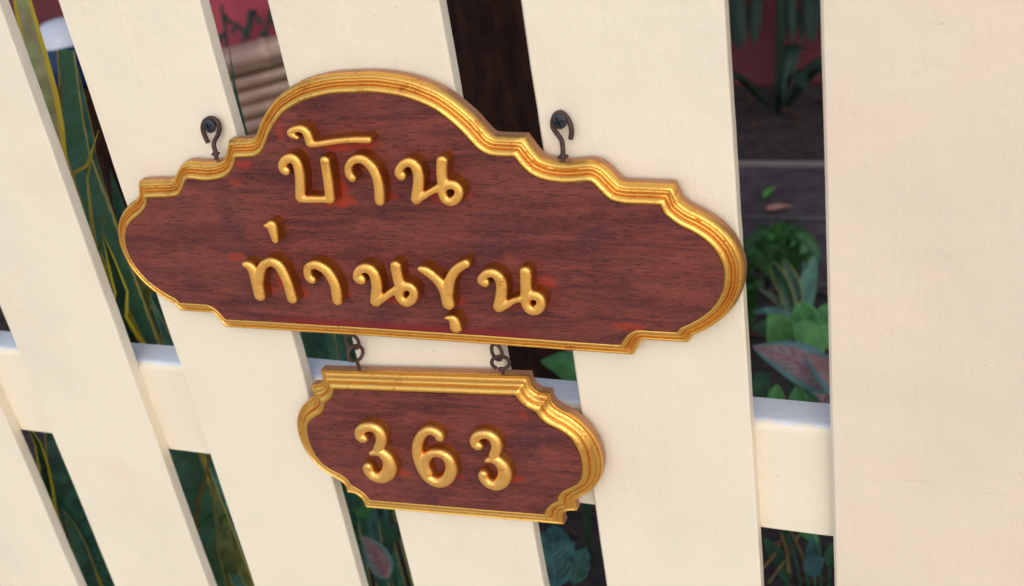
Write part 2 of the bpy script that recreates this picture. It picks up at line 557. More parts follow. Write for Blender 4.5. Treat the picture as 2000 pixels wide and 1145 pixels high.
# ------------------------------------------------------------------ carved signs
MAIN = [(0.0, 102.7), (10.3, 102.6), (19.5, 101.6), (32.9, 98.6), (47.2, 91.9), (58.0, 82.1), (63.1, 75.5), (67.2, 70.3), (71.3, 67.6), (76.0, 66.3), (87.3, 65.7), 'C', (89.8, 61.5), (93.9, 56.7), (98.6, 54.0), (103.7, 52.4), (109.8, 51.5), (115.0, 51.3), (121.1, 51.8), (125.8, 52.2), (128.3, 51.1), (130.9, 48.0), (133.5, 44.9), (136.5, 42.1), (140.6, 40.7), (145.8, 40.0), (154.0, 39.8), (162.2, 39.5), 'C', (163.7, 35.4), (165.8, 32.9), (170.9, 28.7), (178.3, 24.6), (184.8, 19.5), (189.2, 13.3), (191.6, 5.6), (191.5, -1.0), (189.9, -8.2), (185.3, -16.4), (178.6, -23.2), (170.4, -28.7), (166.3, -30.8), (163.7, -33.9), 'C', (150.9, -33.9), (143.7, -33.9), (140.1, -34.7), (136.0, -37.5), (133.3, -41.1), (131.4, -44.1), 'C', (65.7, -43.7), (0.0, -43.5)]
SMALL = [(0.0, 43.6), (62.6, 43.6), 'C', (64.7, 39.6), (68.5, 35.5), (73.6, 32.3), 'C', (75.3, 28.1), (79.0, 24.2), (85.7, 20.5), (91.4, 15.9), (94.4, 8.9), (95.5, 0.0)]
SMALL_OUT = [(0.0, 54.6), (72.2, 54.6), 'C', (72.3, 50.5), (73.4, 46.6), (77.0, 43.6), (83.2, 42.8), 'C', (82.9, 38.8), (84.0, 35.2), (87.6, 32.0), (93.0, 28.6), (98.4, 23.6), (103.4, 16.2), (106.2, 8.0), (107.0, 0.0)]
LETTERS = [
  ('mai_tho', [[[-35.43,81.06,0.78],[-39.06,82.55,1.46],[-39.98,83.97,1.45],[-37.36,85.39,1.45],[-33.68,86.12,1.55],[-30.76,85.25,1.88],[-29.16,82.81,2.22],[-28.82,79.95,2.33],[-28.98,77.35,2.01]],[[-29.06,77.09,1.56],[-24.14,77.21,1.33],[-17.08,78.03,1.32],[-8.94,78.99,1.31],[-1.03,79.38,1.4],[4.48,79.33,1.5],[8.84,79.18,1.49]]]),
  ('bo', [[[-49.25,60.94,2.32],[-50.93,62.29,2.32],[-50.63,64.72,2.2],[-48.25,67.3,2.19],[-44.87,68.73,2.29],[-41.98,67.93,2.63],[-40.74,64.72,2.63],[-40.96,59.89,2.65],[-41.89,55.01,2.67],[-43.34,49.55,2.69],[-44.69,44.86,2.71]],[[-44.85,44.31,2.12],[-40.49,43.92,1.76],[-36.32,43.98,1.75],[-29.23,44.07,1.74],[-25.15,44.01,2.31]],[[-25.07,44.29,2.65],[-24.36,48.65,2.64],[-23.59,54.05,2.62],[-23.0,59.41,2.6],[-22.59,63.66,2.59],[-22.1,67.36,2.57]]]),
  ('aa1', [[[-7.11,56.82,2.01],[-8.5,58.67,2.12],[-8.46,62.09,2.0],[-6.91,65.24,1.88],[-3.78,67.59,1.97],[0.05,68.36,2.18],[3.58,66.9,2.4],[6.51,63.06,2.62],[7.88,58.47,2.63],[8.12,53.74,2.64],[7.52,48.97,2.66],[6.38,43.09,2.57]]]),
  ('no1', [[[23.64,58.42,2.5],[22.4,59.66,2.33],[23.01,61.73,2.06],[25.23,64.4,1.96],[28.43,66.12,2.04],[31.34,65.71,2.37],[33.35,63.18,2.71],[33.82,59.49,2.72],[33.12,55.36,2.74],[31.77,51.19,2.76],[30.47,47.83,2.77],[29.19,44.45,2.79]],[[29.63,44.46,2.0],[34.97,47.05,1.55],[39.82,49.6,1.45],[45.0,51.93,1.7],[47.72,52.78,1.61]],[[47.68,52.57,2.16],[50.83,53.5,2.15],[54.11,53.11,2.15],[55.95,50.79,2.15],[55.71,48.11,2.16],[53.32,44.98,2.17],[49.86,43.56,2.18],[47.28,44.48,2.19],[46.14,47.18,2.18],[46.23,50.08,2.17],[47.68,52.57,2.16]],[[49.67,67.23,2.65],[48.87,64.41,2.66],[47.94,60.35,2.68],[47.43,56.27,2.69],[47.13,52.98,2.7]]]),
  ('mai_ek', [[[-69.74,26.81,3.08],[-69.58,22.2,2.6],[-69.52,17.27,1.74]],[[-73.86,27.17,0.56],[-71.62,26.76,1.48],[-69.69,25.95,2.47]]]),
  ('tho', [[[-97.04,0.6,1.3],[-94.93,0.08,2.21],[-92.99,-1.96,2.86],[-91.95,-5.86,3.39],[-92.06,-10.75,3.54],[-92.5,-16.3,3.57],[-93.02,-21.28,3.45]],[[-90.02,-10.04,2.88],[-87.5,-5.06,2.6],[-84.11,-0.39,2.32],[-80.54,1.84,2.3],[-76.49,2.6,2.55],[-72.77,0.24,2.93],[-70.84,-4.95,2.94],[-69.77,-10.94,2.95],[-69.65,-17.01,2.97],[-69.59,-22.21,2.99]]]),
  ('aa2', [[[-51.14,-8.27,2.14],[-53.17,-6.87,2.39],[-53.25,-3.01,2.25],[-51.63,0.31,2.12],[-47.98,1.93,2.23],[-43.89,1.21,2.59],[-39.88,-1.98,2.84],[-37.6,-7.07,2.97],[-36.71,-12.36,2.98],[-37.29,-17.77,3.0],[-37.85,-21.71,2.77]]]),
  ('no2', [[[-17.41,-6.71,2.65],[-19.89,-5.99,2.42],[-19.89,-3.78,2.18],[-17.77,-0.76,2.17],[-14.34,1.03,2.39],[-10.85,0.46,2.83],[-8.5,-2.46,3.01],[-8.18,-6.84,3.02],[-8.71,-11.3,3.04],[-10.4,-16.41,3.06],[-11.92,-20.98,3.08]],[[-11.34,-20.95,2.32],[-5.22,-17.7,1.73],[0.07,-14.19,1.71],[4.52,-11.76,2.04],[7.58,-10.4,1.8]],[[7.62,-10.23,2.39],[11.62,-9.49,2.37],[14.55,-10.99,2.37],[14.85,-14.54,2.38],[12.48,-18.26,2.4],[8.65,-20.13,2.41],[5.97,-18.61,2.41],[5.07,-15.32,2.41],[6.87,-11.09,2.39]],[[7.27,3.63,2.94],[6.9,0.38,2.95],[6.74,-4.52,2.97],[6.81,-9.44,2.98]]]),
  ('kho', [[[22.64,2.37,1.42],[25.82,1.06,2.29],[29.44,-1.89,2.51],[32.4,-5.52,2.73],[34.43,-9.74,2.95],[35.41,-14.03,3.3],[35.36,-18.94,3.43],[35.61,-20.3,3.21]],[[52.1,6.71,2.11],[48.08,4.62,2.23],[44.12,1.66,2.35],[40.83,-2.46,2.48],[38.47,-6.85,2.72],[36.66,-11.79,3.17]]]),
  ('sara_u', [[[32.18,-28.39,0.5],[34.54,-28.69,1.45],[36.49,-29.63,2.46],[37.07,-32.1,2.91],[37.04,-35.45,3.15]]]),
  ('no3', [[[61.19,-4.82,2.5],[59.4,-4.01,2.32],[59.73,-2.22,2.05],[62.35,0.33,2.04],[65.98,1.45,2.2],[69.1,-0.17,2.55],[70.63,-3.5,2.91],[70.52,-7.71,2.92],[69.21,-12.69,2.94],[67.84,-16.81,2.96],[66.44,-20.28,2.98]],[[67.23,-20.23,2.25],[72.41,-17.68,1.79],[76.67,-15.2,1.33],[80.71,-13.87,1.5],[83.8,-13.03,1.67]],[[84.27,-12.79,2.32],[87.41,-11.51,2.31],[90.71,-11.78,2.3],[92.42,-14.13,2.3],[91.85,-17.71,2.31],[89.31,-20.53,2.33],[85.88,-20.96,2.34],[83.87,-19.06,2.34],[83.32,-15.95,2.33],[84.27,-12.79,2.32]],[[86.26,3.1,2.84],[85.96,0.04,2.85],[85.24,-4.36,2.87],[84.72,-8.78,2.88],[84.0,-12.36,2.9]]])
]
DIGITS = [
  ('three1', [[[-47.0,11.17,2.97],[-48.69,10.87,3.54],[-50.15,12.57,3.68],[-49.32,15.86,3.52],[-45.68,19.0,3.5],[-40.02,20.26,3.61],[-35.71,18.33,4.02],[-34.29,13.3,4.45],[-36.08,8.05,4.06],[-39.51,3.69,3.25]],[[-45.22,0.19,1.43],[-42.33,0.93,2.41],[-39.36,0.92,3.26]],[[-39.48,1.61,3.4],[-36.86,-0.65,4.38],[-34.88,-5.04,5.1],[-35.24,-10.68,5.56],[-38.66,-16.59,5.33],[-44.03,-20.0,4.5],[-49.16,-19.19,3.94],[-51.83,-15.82,3.93],[-52.03,-12.77,3.92],[-50.76,-10.83,3.19]]]),
  ('six', [[[8.25,15.14,3.46],[7.63,17.43,3.45],[4.54,19.77,3.32],[0.74,19.56,3.2],[-3.89,16.43,3.23],[-8.18,10.79,3.53],[-10.61,4.88,3.84],[-11.79,-2.04,4.14],[-11.35,-9.61,4.17],[-9.42,-16.07,3.91],[-5.29,-19.72,3.91],[-0.25,-20.01,4.03],[5.5,-16.28,4.27],[9.64,-9.42,4.49],[10.19,-2.55,4.19],[7.76,1.69,3.64],[3.48,3.23,3.11],[-1.56,2.07,2.99],[-6.03,-1.99,3.16],[-7.95,-7.28,3.18],[-7.65,-13.14,3.34]]]),
  ('three2', [[[34.44,10.65,2.73],[32.92,10.35,3.26],[31.51,11.98,3.39],[32.11,15.11,3.24],[35.27,18.11,3.22],[40.34,19.32,3.33],[44.35,17.47,3.71],[45.87,12.68,4.1],[44.49,7.67,3.74],[41.58,3.52,2.99]],[[36.57,0.18,1.31],[39.15,0.89,2.22],[41.85,0.88,3.0]],[[41.71,1.54,3.13],[44.19,-0.61,4.04],[46.19,-4.8,4.7],[46.12,-10.16,5.12],[43.3,-15.79,4.9],[38.59,-19.03,4.14],[33.9,-18.26,3.62],[31.32,-15.05,3.62],[30.99,-12.15,3.61],[32.06,-10.3,2.93]]])
]


def even(P, n):
    s_ = np.concatenate([[0], np.cumsum(np.linalg.norm(np.diff(P, axis=0), axis=1))])
    q = np.linspace(0, s_[-1], n)
    return np.stack([np.interp(q, s_, P[:, k]) for k in range(P.shape[1])], 1)


def full_outline(half, vsym=False, counts=None):
    """half outline (top centre -> bottom centre, 'C' after a corner) -> dense closed outline + corner flags"""
    segs, cur = [], []
    for p in half:
        if p == 'C':
            segs.append(cur); cur = [cur[-1]]
        else: cur.append(p)
    segs.append(cur)
    if vsym:
        low = [[(x, -z) for x, z in s][::-1] for s in segs][::-1]
        segs = segs[:-1] + [segs[-1] + low[0][1:]] + low[1:]
    mir = [[(-x, z) for x, z in s][::-1] for s in segs][::-1]
    # join at bottom centre
    segs = segs[:-1] + [segs[-1] + mir[0][1:]] + mir[1:]
    # join at top centre: last seg ends where the first starts
    segs[0] = segs[-1] + segs[0][1:]
    segs = segs[:-1]
    P, C, cnt = [], [], []
    for i_, s in enumerate(segs):
        q = resample(catmull(s, 10), .9)
        if counts: q = even(catmull(s, 10), counts[i_])
        cnt.append(len(q))
        P += list(q[:-1]); C += [True] + [False] * (len(q) - 2)
    return np.array(P), np.array(C), cnt


def poly_dist(Q, P):
    A = P; B = np.roll(P, -1, 0)
    D = B - A; L2 = (D ** 2).sum(1) + 1e-12
    out = np.empty(len(Q))
    for i, q in enumerate(Q):
        t = np.clip(((q - A) * D).sum(1) / L2, 0, 1)
        out[i] = np.sqrt((((A + D * t[:, None]) - q) ** 2).sum(1).min())
    return out


def offsetter(P, C):
    prv = P - np.roll(P, 1, 0); nxt = np.roll(P, -1, 0) - P
    nrm = lambda d: np.stack([-d[:, 1], d[:, 0]], 1) / (np.linalg.norm(d, axis=1)[:, None] + 1e-12)   # outward for clockwise
    n1, n2 = nrm(prv), nrm(nxt)
    N = n1 + n2
    N /= (np.maximum(1 + (n1 * n2).sum(1), .35))[:, None]
    def off(d):
        if abs(d) < 1e-6: return P.copy()
        Q = P + N * d
        if d > .4:
            bad = poly_dist(Q, P) < d - .03 * d - .01
            n = len(Q)
            i = 0
            good = np.where(~bad)[0]
            for g0, g1 in zip(good, np.roll(good, -1)):
                gap = (g1 - g0) % n
                if gap > 1:
                    mid = (Q[g0] + Q[g1]) / 2
                    for k in range(1, gap): Q[(g0 + k) % n] = mid
        return Q
    return off


PROFILE = [(-.03, .9), (.015, .95), (.03, .55), (.07, .25), (.13, .15), (.20, .32), (.27, .75), (.32, 1.4), (.355, 2.2), (.375, 3.1), (.40, 3.35),
           (.415, 2.7), (.44, 2.42), (.47, 2.40), (.495, 2.62), (.515, 3.2), (.55, 4.2), (.60, 4.75), (.655, 4.75), (.69, 4.2), (.725, 3.55), (.77, 3.35), (.83, 3.55), (.89, 4.2), (.94, 5.0), (.98, 5.9), (1.0, 6.7)]


PROFILE_S = [(-.03, .9), (.015, .95), (.03, .55), (.07, .25), (.13, .15), (.20, .32), (.28, .75), (.34, 1.4), (.38, 2.3), (.40, 3.2), (.425, 3.35),
             (.445, 2.75), (.48, 2.40), (.53, 2.45), (.585, 2.85), (.63, 3.5), (.67, 4.4), (.72, 5.2), (.78, 5.6), (.85, 5.65), (.91, 5.4), (.945, 5.0), (.965, 4.95), (.985, 5.2), (1.0, 6.0), (1.0, 6.7)]


def cap_fill(bm, verts, P):
    from mathutils.geometry import delaunay_2d_cdt
    n = len(P)
    r = delaunay_2d_cdt([Vector((float(x), float(z))) for x, z in P], [], [list(range(n))[::-1]], 1, 1e-6)
    src = [o[0] for o in r[3]]
    for tri in r[2]: bm.faces.new([verts[src[i]] for i in tri])


def make_sign(name, label, cat, group, O, ang, half, vsym, w, wood, thick=12.0, outer=None):
    e = empty(name, O, label=label, cat=cat, group=group)
    e.rotation_euler = (0, -ang, 0)
    P, C, cnt = full_outline(half, vsym)
    off = offsetter(P, C)
    if outer:
        Po = full_outline(outer, vsym, cnt)[0]
        off = lambda d: P + (Po - P) * (d / w)
    n = len(P)
    # wooden face
    bm = bmesh.new()
    vf = [bm.verts.new((x / 1000, 0, z / 1000)) for x, z in P]
    vm = [bm.verts.new((x / 1000, .0004, z / 1000)) for x, z in P]
    vb = [bm.verts.new((x / 1000, .004, z / 1000)) for x, z in P]
    cap_fill(bm, vf, P)
    for i in range(n):
        j = (i + 1) % n
        bm.faces.new((vf[i], vm[i], vm[j], vf[j])); bm.faces.new((vm[i], vb[i], vb[j], vm[j]))
    bmesh.ops.recalc_face_normals(bm, faces=bm.faces[:])
    bm_obj('face_panel', bm, wood, e)
    # gilt moulding
    loops = [(off(d * w), dep) for d, dep in (PROFILE_S if outer else PROFILE)]
    V, F = [], []
    for Q, dep in loops:
        for x, z in Q:
            j1 = mnoise.noise(Vector((x * .07, z * .07, w))); j2 = mnoise.noise(Vector((x * .35, z * .35, dep * .6)))
            V.append(((x + .05 * j2) / 1000, (dep + .14 * j1 + .025 * j2) / 1000, (z + .07 * j1) / 1000))
    for k in range(len(loops) - 1):
        for i in range(n):
            j = (i + 1) % n
            F.append((k * n + i, k * n + j, (k + 1) * n + j, (k + 1) * n + i))
    o = mesh_obj('gilt_moulding', V, F, MAT_GOLD, e)
    fix_normals(o)
    # plain outer edge and back
    Qo = off(w)
    bm = bmesh.new()
    ring = []
    for dd_, dep in ((w, 6.72), (w + .02, thick - .4), (w - .4, thick), (w * .5, thick + .05), (0, thick + .1)):
        ring.append([bm.verts.new((x / 1000, dep / 1000, z / 1000)) for x, z in off(dd_)])
    for a, b in zip(ring, ring[1:]):
        for i in range(n):
            j = (i + 1) % n
            bm.faces.new((a[i], a[j], b[j], b[i]))
    cap_fill(bm, ring[-1], P)
    bmesh.ops.recalc_face_normals(bm, faces=bm.faces[:])
    eb = bm_obj('edge_and_back', bm, MAT_EDGE, e)
    return e


def fix_normals(o, angle=50):
    me = o.data
    bm = bmesh.new(); bm.from_mesh(me)
    bmesh.ops.remove_doubles(bm, verts=bm.verts, dist=2e-6)
    bmesh.ops.recalc_face_normals(bm, faces=bm.faces)
    up = sum(f.normal.y * f.calc_area() for f in bm.faces)
    if up > 0: bmesh.ops.reverse_faces(bm, faces=bm.faces)
    for e in bm.edges:
        if len(e.link_faces) == 2 and e.calc_face_angle(0) > rad(angle): e.smooth = False
    bm.to_mesh(me); bm.free()


def stroke_mesh(bm, pts, H, rv_fac, flare=1.13):
    """closed swept bar with a rounded top; pts are (u, v, r) in mm, H height in mm"""
    P = resample(catmull(pts, 10), .55)
    n = len(P)
    tan = np.gradient(P[:, :2], axis=0)
    tan /= np.linalg.norm(tan, axis=1)[:, None] + 1e-9
    rings = []
    def ring(c, t, r, h, s):
        nx, ny = -t[1], t[0]
        rv = min(r * rv_fac, h * .75)
        prof = [(-flare * 1.03, -1.0), (-flare, .1), (-1.03, h * .35), (-1.0, h - rv)]
        for k in range(1, 8):
            a_ = math.pi * k / 8
            prof.append((-math.cos(a_), h - rv + rv * math.sin(a_) ** .8))
        prof += [(1.0, h - rv), (1.03, h * .35), (flare, .1), (flare * 1.03, -1.0)]
        return [bm.verts.new(((c[0] + nx * a_ * r * s) / 1000, -b_ / 1000, (c[1] + ny * a_ * r * s) / 1000)) for a_, b_ in prof]
    for th in (84, 62, 40, 18):
        t = rad(th); r = P[0, 2]
        rings.append(ring(P[0, :2] - tan[0] * r * math.sin(t) * .85, tan[0], r, H - r * rv_fac * (1 - math.cos(t)) * .75, max(.12, math.cos(t))))
    for i in range(n): rings.append(ring(P[i, :2], tan[i], P[i, 2], H, 1.0))
    for th in (18, 40, 62, 84):
        t = rad(th); r = P[-1, 2]
        rings.append(ring(P[-1, :2] + tan[-1] * r * math.sin(t) * .85, tan[-1], r, H - r * rv_fac * (1 - math.cos(t)) * .75, max(.12, math.cos(t))))
    m_ = len(rings[0])
    for a, b in zip(rings, rings[1:]):
        for k in range(m_):
            bm.faces.new((a[k], a[(k + 1) % m_], b[(k + 1) % m_], b[k]))
    bm.faces.new(rings[0][::-1]); bm.faces.new(rings[-1])


def carve(name, strokes, H, rv, parent, mat, voxel=.00042, smooth=5):
    bm = bmesh.new()
    for s in strokes: stroke_mesh(bm, s, H, rv)
    bmesh.ops.recalc_face_normals(bm, faces=bm.faces[:])
    o = bm_obj(name, bm, mat, None, True)
    r = o.modifiers.new('r', 'REMESH'); r.mode = 'VOXEL'; r.voxel_size = voxel; r.use_smooth_shade = True
    s = o.modifiers.new('s', 'SMOOTH'); s.factor = .5; s.iterations = smooth
    dg = bpy.context.evaluated_depsgraph_get()
    me = bpy.data.meshes.new_from_object(o.evaluated_get(dg))
    o.modifiers.clear()
    old = o.data
    o.data = me
    bpy.data.meshes.remove(old)
    if not me.materials: me.materials.append(mat)
    me.polygons.foreach_set('use_smooth', [True] * len(me.polygons))
    o.parent = parent
    return o


A1, A2 = rad(.5), rad(3.75)
O1 = (-0.06531737, -0.015, 0.02279953)
O2 = (-0.06223755, -0.015, -0.10860648)
STAIN1 = [(-43, 62, 9, 5, .5), (52, 44, 9, 4, .6), (-92, -20, 8, 4, .6), (-38, -21, 8, 3.5, .6), (10, -20, 8, 3.5, .6), (37, -22, 7, 3.5, .6), (88, -21, 9, 3.5, .6), (8, 43, 7, 4, .7), (-27, 39.5, 17, 4.5, .95), (-18, 73, 13, 4.5, .95), (0, 73.5, 12, 3.5, .8), (-20, 47, 4, 10, .8), (36, 44.5, 7, 3.5, .8), (43, 41, 12, 3, .5), (-66, -22, 6, 3, .7), (-4, -23, 10, 3.2, .75),
          (74, -22, 12, 3, .55), (-80, -14, 4, 8, .7), (-84, 62, 9, 3, .65), (-52, 83, 4, 8, .5), (-93, 51, 5, 3, .5), (95, -7, 7, 5, .55), (-108, 1, 9, 4, .5), (-44, -12, 6, 3, .5), 
          (138, -32, 11, 2.6, .8)]
STAIN2 = [(-30, -19, 7, 3.5, .7), (12, -19, 6, 3, .45), (50, -17, 7, 4, .7), (66, 30, 4, 4, .5)]
MW1 = wood_mat('carved_wood', STAIN1, (-105, 90, -36.5, -42.5))
MW2 = wood_mat('carved_wood_small', STAIN2, None)
sign = make_sign('house_name_sign', 'large carved dark red wood sign with gilt scrolled border and two lines of Thai lettering', 'sign', None, O1, A1, MAIN, False, 9.4, MW1)
plate = make_sign('house_number_sign', 'small carved wood sign with gilt border reading 363, hung on rusty rings', 'sign', None, O2, A2, SMALL, True, 12.0, MW2, outer=SMALL_OUT)
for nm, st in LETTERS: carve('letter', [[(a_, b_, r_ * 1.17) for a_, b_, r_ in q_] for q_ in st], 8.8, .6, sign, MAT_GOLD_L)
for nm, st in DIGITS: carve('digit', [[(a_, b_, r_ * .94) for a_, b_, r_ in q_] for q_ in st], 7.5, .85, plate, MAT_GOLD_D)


# ------------------------------------------------------------------ hooks, screws and rings
def tube(name, pts, r, mat, parent=None, seg=10, n=6, closed=False, radii=None):
    P = catmull(pts, n, closed)
    if radii is not None: Rr = np.interp(np.linspace(0, 1, len(P)), np.linspace(0, 1, len(radii)), radii)
    else: Rr = np.full(len(P), r)
    V, F = [], []
    m_ = len(P)
    up = Vector((0.13, -1, 0.21)).normalized()
    for i in range(m_):
        a = P[(i - 1) % m_] if (closed or i > 0) else P[i]
        b = P[(i + 1) % m_] if (closed or i < m_ - 1) else P[i]
        t = Vector(b - a).normalized()
        s = t.cross(up)
        if s.length < 1e-3: s = t.orthogonal()
        s.normalize()
        q = s.cross(t).normalized()
        rr = Rr[i] * (1 + .06 * mnoise.noise(Vector(P[i] * 400)))
        for k in range(seg):
            an = 2 * math.pi * k / seg
            V.append(Vector(P[i]) + (s * math.cos(an) + q * math.sin(an)) * rr)
    for i in range(m_ if closed else m_ - 1):
        j = (i + 1) % m_
        for k in range(seg): F.append((i * seg + k, i * seg + (k + 1) % seg, j * seg + (k + 1) % seg, j * seg + k))
    if not closed:
        F.append(tuple(range(seg))[::-1]); F.append(tuple(range((m_ - 1) * seg, m_ * seg)))
    return mesh_obj(name, V, F, mat, parent)


def to_local(o):
    bpy.context.view_layer.update()
    return o.matrix_world.inverted()


def attach(o, parent):
    """keep world placement while parenting"""
    o.parent = parent
    o.matrix_parent_inverse = to_local(parent)


YH = -.008
HKL = [(406.8, 279.1), (400.8, 267.2), (396.4, 253.8), (397.8, 240.5), (406.0, 232.3), (416.4, 231.6), (425.3, 239.0), (428.3, 252.3), (425.3, 264.2), (419.4, 274.6), (417.9, 285.0), (420.9, 296.9), (423.1, 312.0)]
HKR = [(1114.6, 271.3), (1116.3, 256.4), (1112.9, 239.8), (1104.6, 226.5), (1094.7, 219.9), (1084.7, 224.9), (1079.8, 236.5), (1080.6, 249.8), (1088.0, 261.4), (1096.3, 273.0), (1098.8, 286.3), (1099.7, 302.9), (1099.7, 318.0)]
for hk in (HKL, HKR):
    ys = np.interp(np.arange(len(hk)), [0, 4, 9, 12], [-.0032, -.0030, -.0048, YH])
    hp = [at(x, y, yy) for (x, y), yy in zip(hk, ys)]
    h = tube('screw_hook', hp, .00138, MAT_RUST)
    attach(h, sign)
    b_ = hp[-2] + (hp[-1] - hp[-2]) * .25
    cl = tube('collar', [b_ + np.array(q) / 1000 for q in ((-2.9, -.2, -.8), (-1.4, 0, .1), (0, 0, .3), (1.5, 0, .3), (3.0, -.4, .7))], .001, MAT_RUST, radii=[.0005, .0011, .0017, .0012, .0006])
    attach(cl, h)


def screw(loc, picket, rot, R_=.0041):
    V, F = [], []
    nr, na = 20, 72
    V.append((0, -.0010, 0))
    def depth(r, a):
        x, z = r * math.cos(a), r * math.sin(a)
        d = -.0010 * math.sqrt(max(0, 1 - (r / R_) ** 2)) - .0006
        k = min(abs(x), abs(z)); L = max(abs(x), abs(z))
        if L < R_ * .60 and k < .00048: d += .0012 * min(1, (R_ * .62 - L) / .0006 + .2)
        return d
    V[0] = (0, depth(0, 0), 0)
    for i in range(1, nr + 1):
        r = R_ * i / nr
        for k in range(na):
            a = 2 * math.pi * k / na
            V.append((r * math.cos(a + rot), depth(r, a), r * math.sin(a + rot)))
    for rr, y in ((R_, .0002), (R_ * .42, .0018), (R_ * .36, .012)):
        for k in range(na):
            a = 2 * math.pi * k / na
            V.append((rr * math.cos(a + rot), y, rr * math.sin(a + rot)))
    for k in range(na): F.append((0, 1 + k, 1 + (k + 1) % na))
    for i in range(nr + 2):
        for k in range(na): F.append((1 + i * na + k, 1 + (i + 1) * na + k, 1 + (i + 1) * na + (k + 1) % na, 1 + i * na + (k + 1) % na))
    o = mesh_obj('screw', V, F, MAT_SCREW, None, smooth=False)
    o.location = loc
    attach(o, picket)
    o['label'] = 'black cross-head screw holding a sign hook'


screw(at(409.6, 246.6, -.0056), pickets[3], .45)
screw(at(1092.2, 237.0, -.0056), pickets[5], .35)


def ring_pts(cx, cy, cz, rx, rz, yaw, tilt=0.0, n=12, a0=0, a1=360):
    out = []
    for i in range(n + 1):
        a = rad(a0 + (a1 - a0) * i / n)
        x, z = rx * math.cos(a), rz * math.sin(a)
        x2, z2 = x * math.cos(tilt) - z * math.sin(tilt), x * math.sin(tilt) + z * math.cos(tilt)
        out.append((cx + x2 * math.cos(yaw), cy + x2 * math.sin(yaw), cz + z2))
    return out


# right pair: upper eye in the name sign, lower eye in the number sign, linked
def eye(cx, cz, rx, rz, yaw, parent, stem_from, a0, a1, tilt=0.0, cy=YH):
    pts = ring_pts(cx, cy, cz, rx, rz, yaw, tilt, 12, a0, a1)
    o = tube('screw_eye', stem_from + pts, .00112, MAT_RUST, seg=9, n=5)
    attach(o, parent)


eye(-.0122, -.0355, .0036, .0054, rad(-12), sign, [(-.0120, YH, -.0240), (-.0120, YH, -.0290)], 92, -250)
eye(-.0110, -.0428, .0052, .0043, rad(24), plate, [(-.0107, YH, -.0545), (-.0109, YH, -.0484)], -92, 250, rad(-18))
eye(-.1096, -.0362, .0048, .0050, rad(-8), sign, [(-.1094, YH, -.0262), (-.1094, YH, -.0307)], 92, -250, rad(-10))
eye(-.1096, -.0448, .0049, .0052, rad(52), plate, [(-.1100, YH, -.0605), (-.1098, YH, -.0512)], -92, 250, rad(-8))


# ------------------------------------------------------------------ plants
def leaf_obj(parent, pts, width, mat, nhint=None, fold=.18, thick=.0012, shape='strap', nacross=4, nlen=14, twist=0.0, wav=0.0, name='leaf'):
    """closed two-sided blade: pts run base -> tip, width in metres"""
    P = resample(catmull(pts, 8), 1e9) if False else catmull(pts, 8)
    s = np.concatenate([[0], np.cumsum(np.linalg.norm(np.diff(P, axis=0), axis=1))]); s /= s[-1]
    q = np.linspace(0, 1, nlen + 1)
    P = np.stack([np.interp(q, s, P[:, k]) for k in range(3)], 1)
    T_ = np.gradient(P, axis=0)
    V, UV, F = [], [], []
    hint = Vector(nhint if nhint is not None else (CAM - P.mean(0))).normalized()
    na = nacross * 2 + 1
    for i in range(nlen + 1):
        t = q[i]
        if shape == 'strap': wf = min(1, .55 + t * 1.6) * (1 - max(0, (t - .62) / .38) ** 1.9) ** .75 if t < 1 else 0.0
        elif shape == 'cut': wf = min(1, .6 + t * 1.4) * (1 - .62 * max(0, (t - .55) / .45) ** 1.2)
        elif shape == 'ovate': wf = (math.sin(math.pi * min(1, t) ** .72)) ** .8 if 0 < t < 1 else 0.0
        elif shape == 'heart': wf = (math.sin(math.pi * t ** .55)) ** .7 if 0 < t < 1 else 0.0
        elif shape == 'lobed': wf = (math.sin(math.pi * t ** .7)) ** .7 * (.72 + .28 * abs(math.cos(t * 13))) if 0 < t < 1 else 0.0
        else: wf = 1 - t * .6
        w = width * .5 * max(wf, .015)
        tn = Vector(T_[i]).normalized()
        side = tn.cross(hint)
        if side.length < 1e-4: side = tn.orthogonal()
        side.normalize()
        nn = side.cross(tn).normalized()
        if nn.dot(hint) < 0: nn = -nn
        if twist:
            rm = Matrix.Rotation(twist * t, 3, tn); side = rm @ side; nn = rm @ nn
        for face in (0, 1):
            for k in range(na):
                a = k / (na - 1) * 2 - 1
                ww = wav * w * math.sin(t * 22 + a * 2) * abs(a)
                zoff = -fold * w * (1 - abs(a)) + ww - (thick * (1 - a * a) + .0002 if face else 0)
                V.append(Vector(P[i]) + side * (a * w) + nn * zoff)
                UV.append((k / (na - 1), t))
    m_ = 2 * na
    for i in range(nlen):
        for k in range(na - 1):
            a, b, c, d = i * m_ + k, i * m_ + k + 1, (i + 1) * m_ + k + 1, (i + 1) * m_ + k
            F.append((a, b, c, d)); F.append((d + na, c + na, b + na, a + na))
        for k in (0, na - 1):
            a, d = i * m_ + k, (i + 1) * m_ + k
            F.append((a, d, d + na, a + na) if k == 0 else (a + na, d + na, d, a))
    o = mesh_obj(name, V, F, mat, None, True, UV)
    if parent is not None: attach(o, parent)
    return o


def px_leaf(parent, px, Y, wpx, mat, root=None, **k):
    """px: points tip -> down; the blade is carried on to the soil at its own depth plane"""
    pts = [at(x, y, Y) for x, y in px]
    d = pts[-1] - pts[-2]
    d = d / np.linalg.norm(d)
    last = pts[-1]
    mid = last + d * .10
    base = np.array([(root[0] if root else mid[0] + d[0] * .05), (root[1] if root else Y + .02), GZ - .01])
    pts = pts + [last * .45 + base * .55, base]
    sc = (RC @ (pts[1] - CAM))[2] / FPX
    return leaf_obj(parent, pts[::-1], wpx * sc, mat, **k)


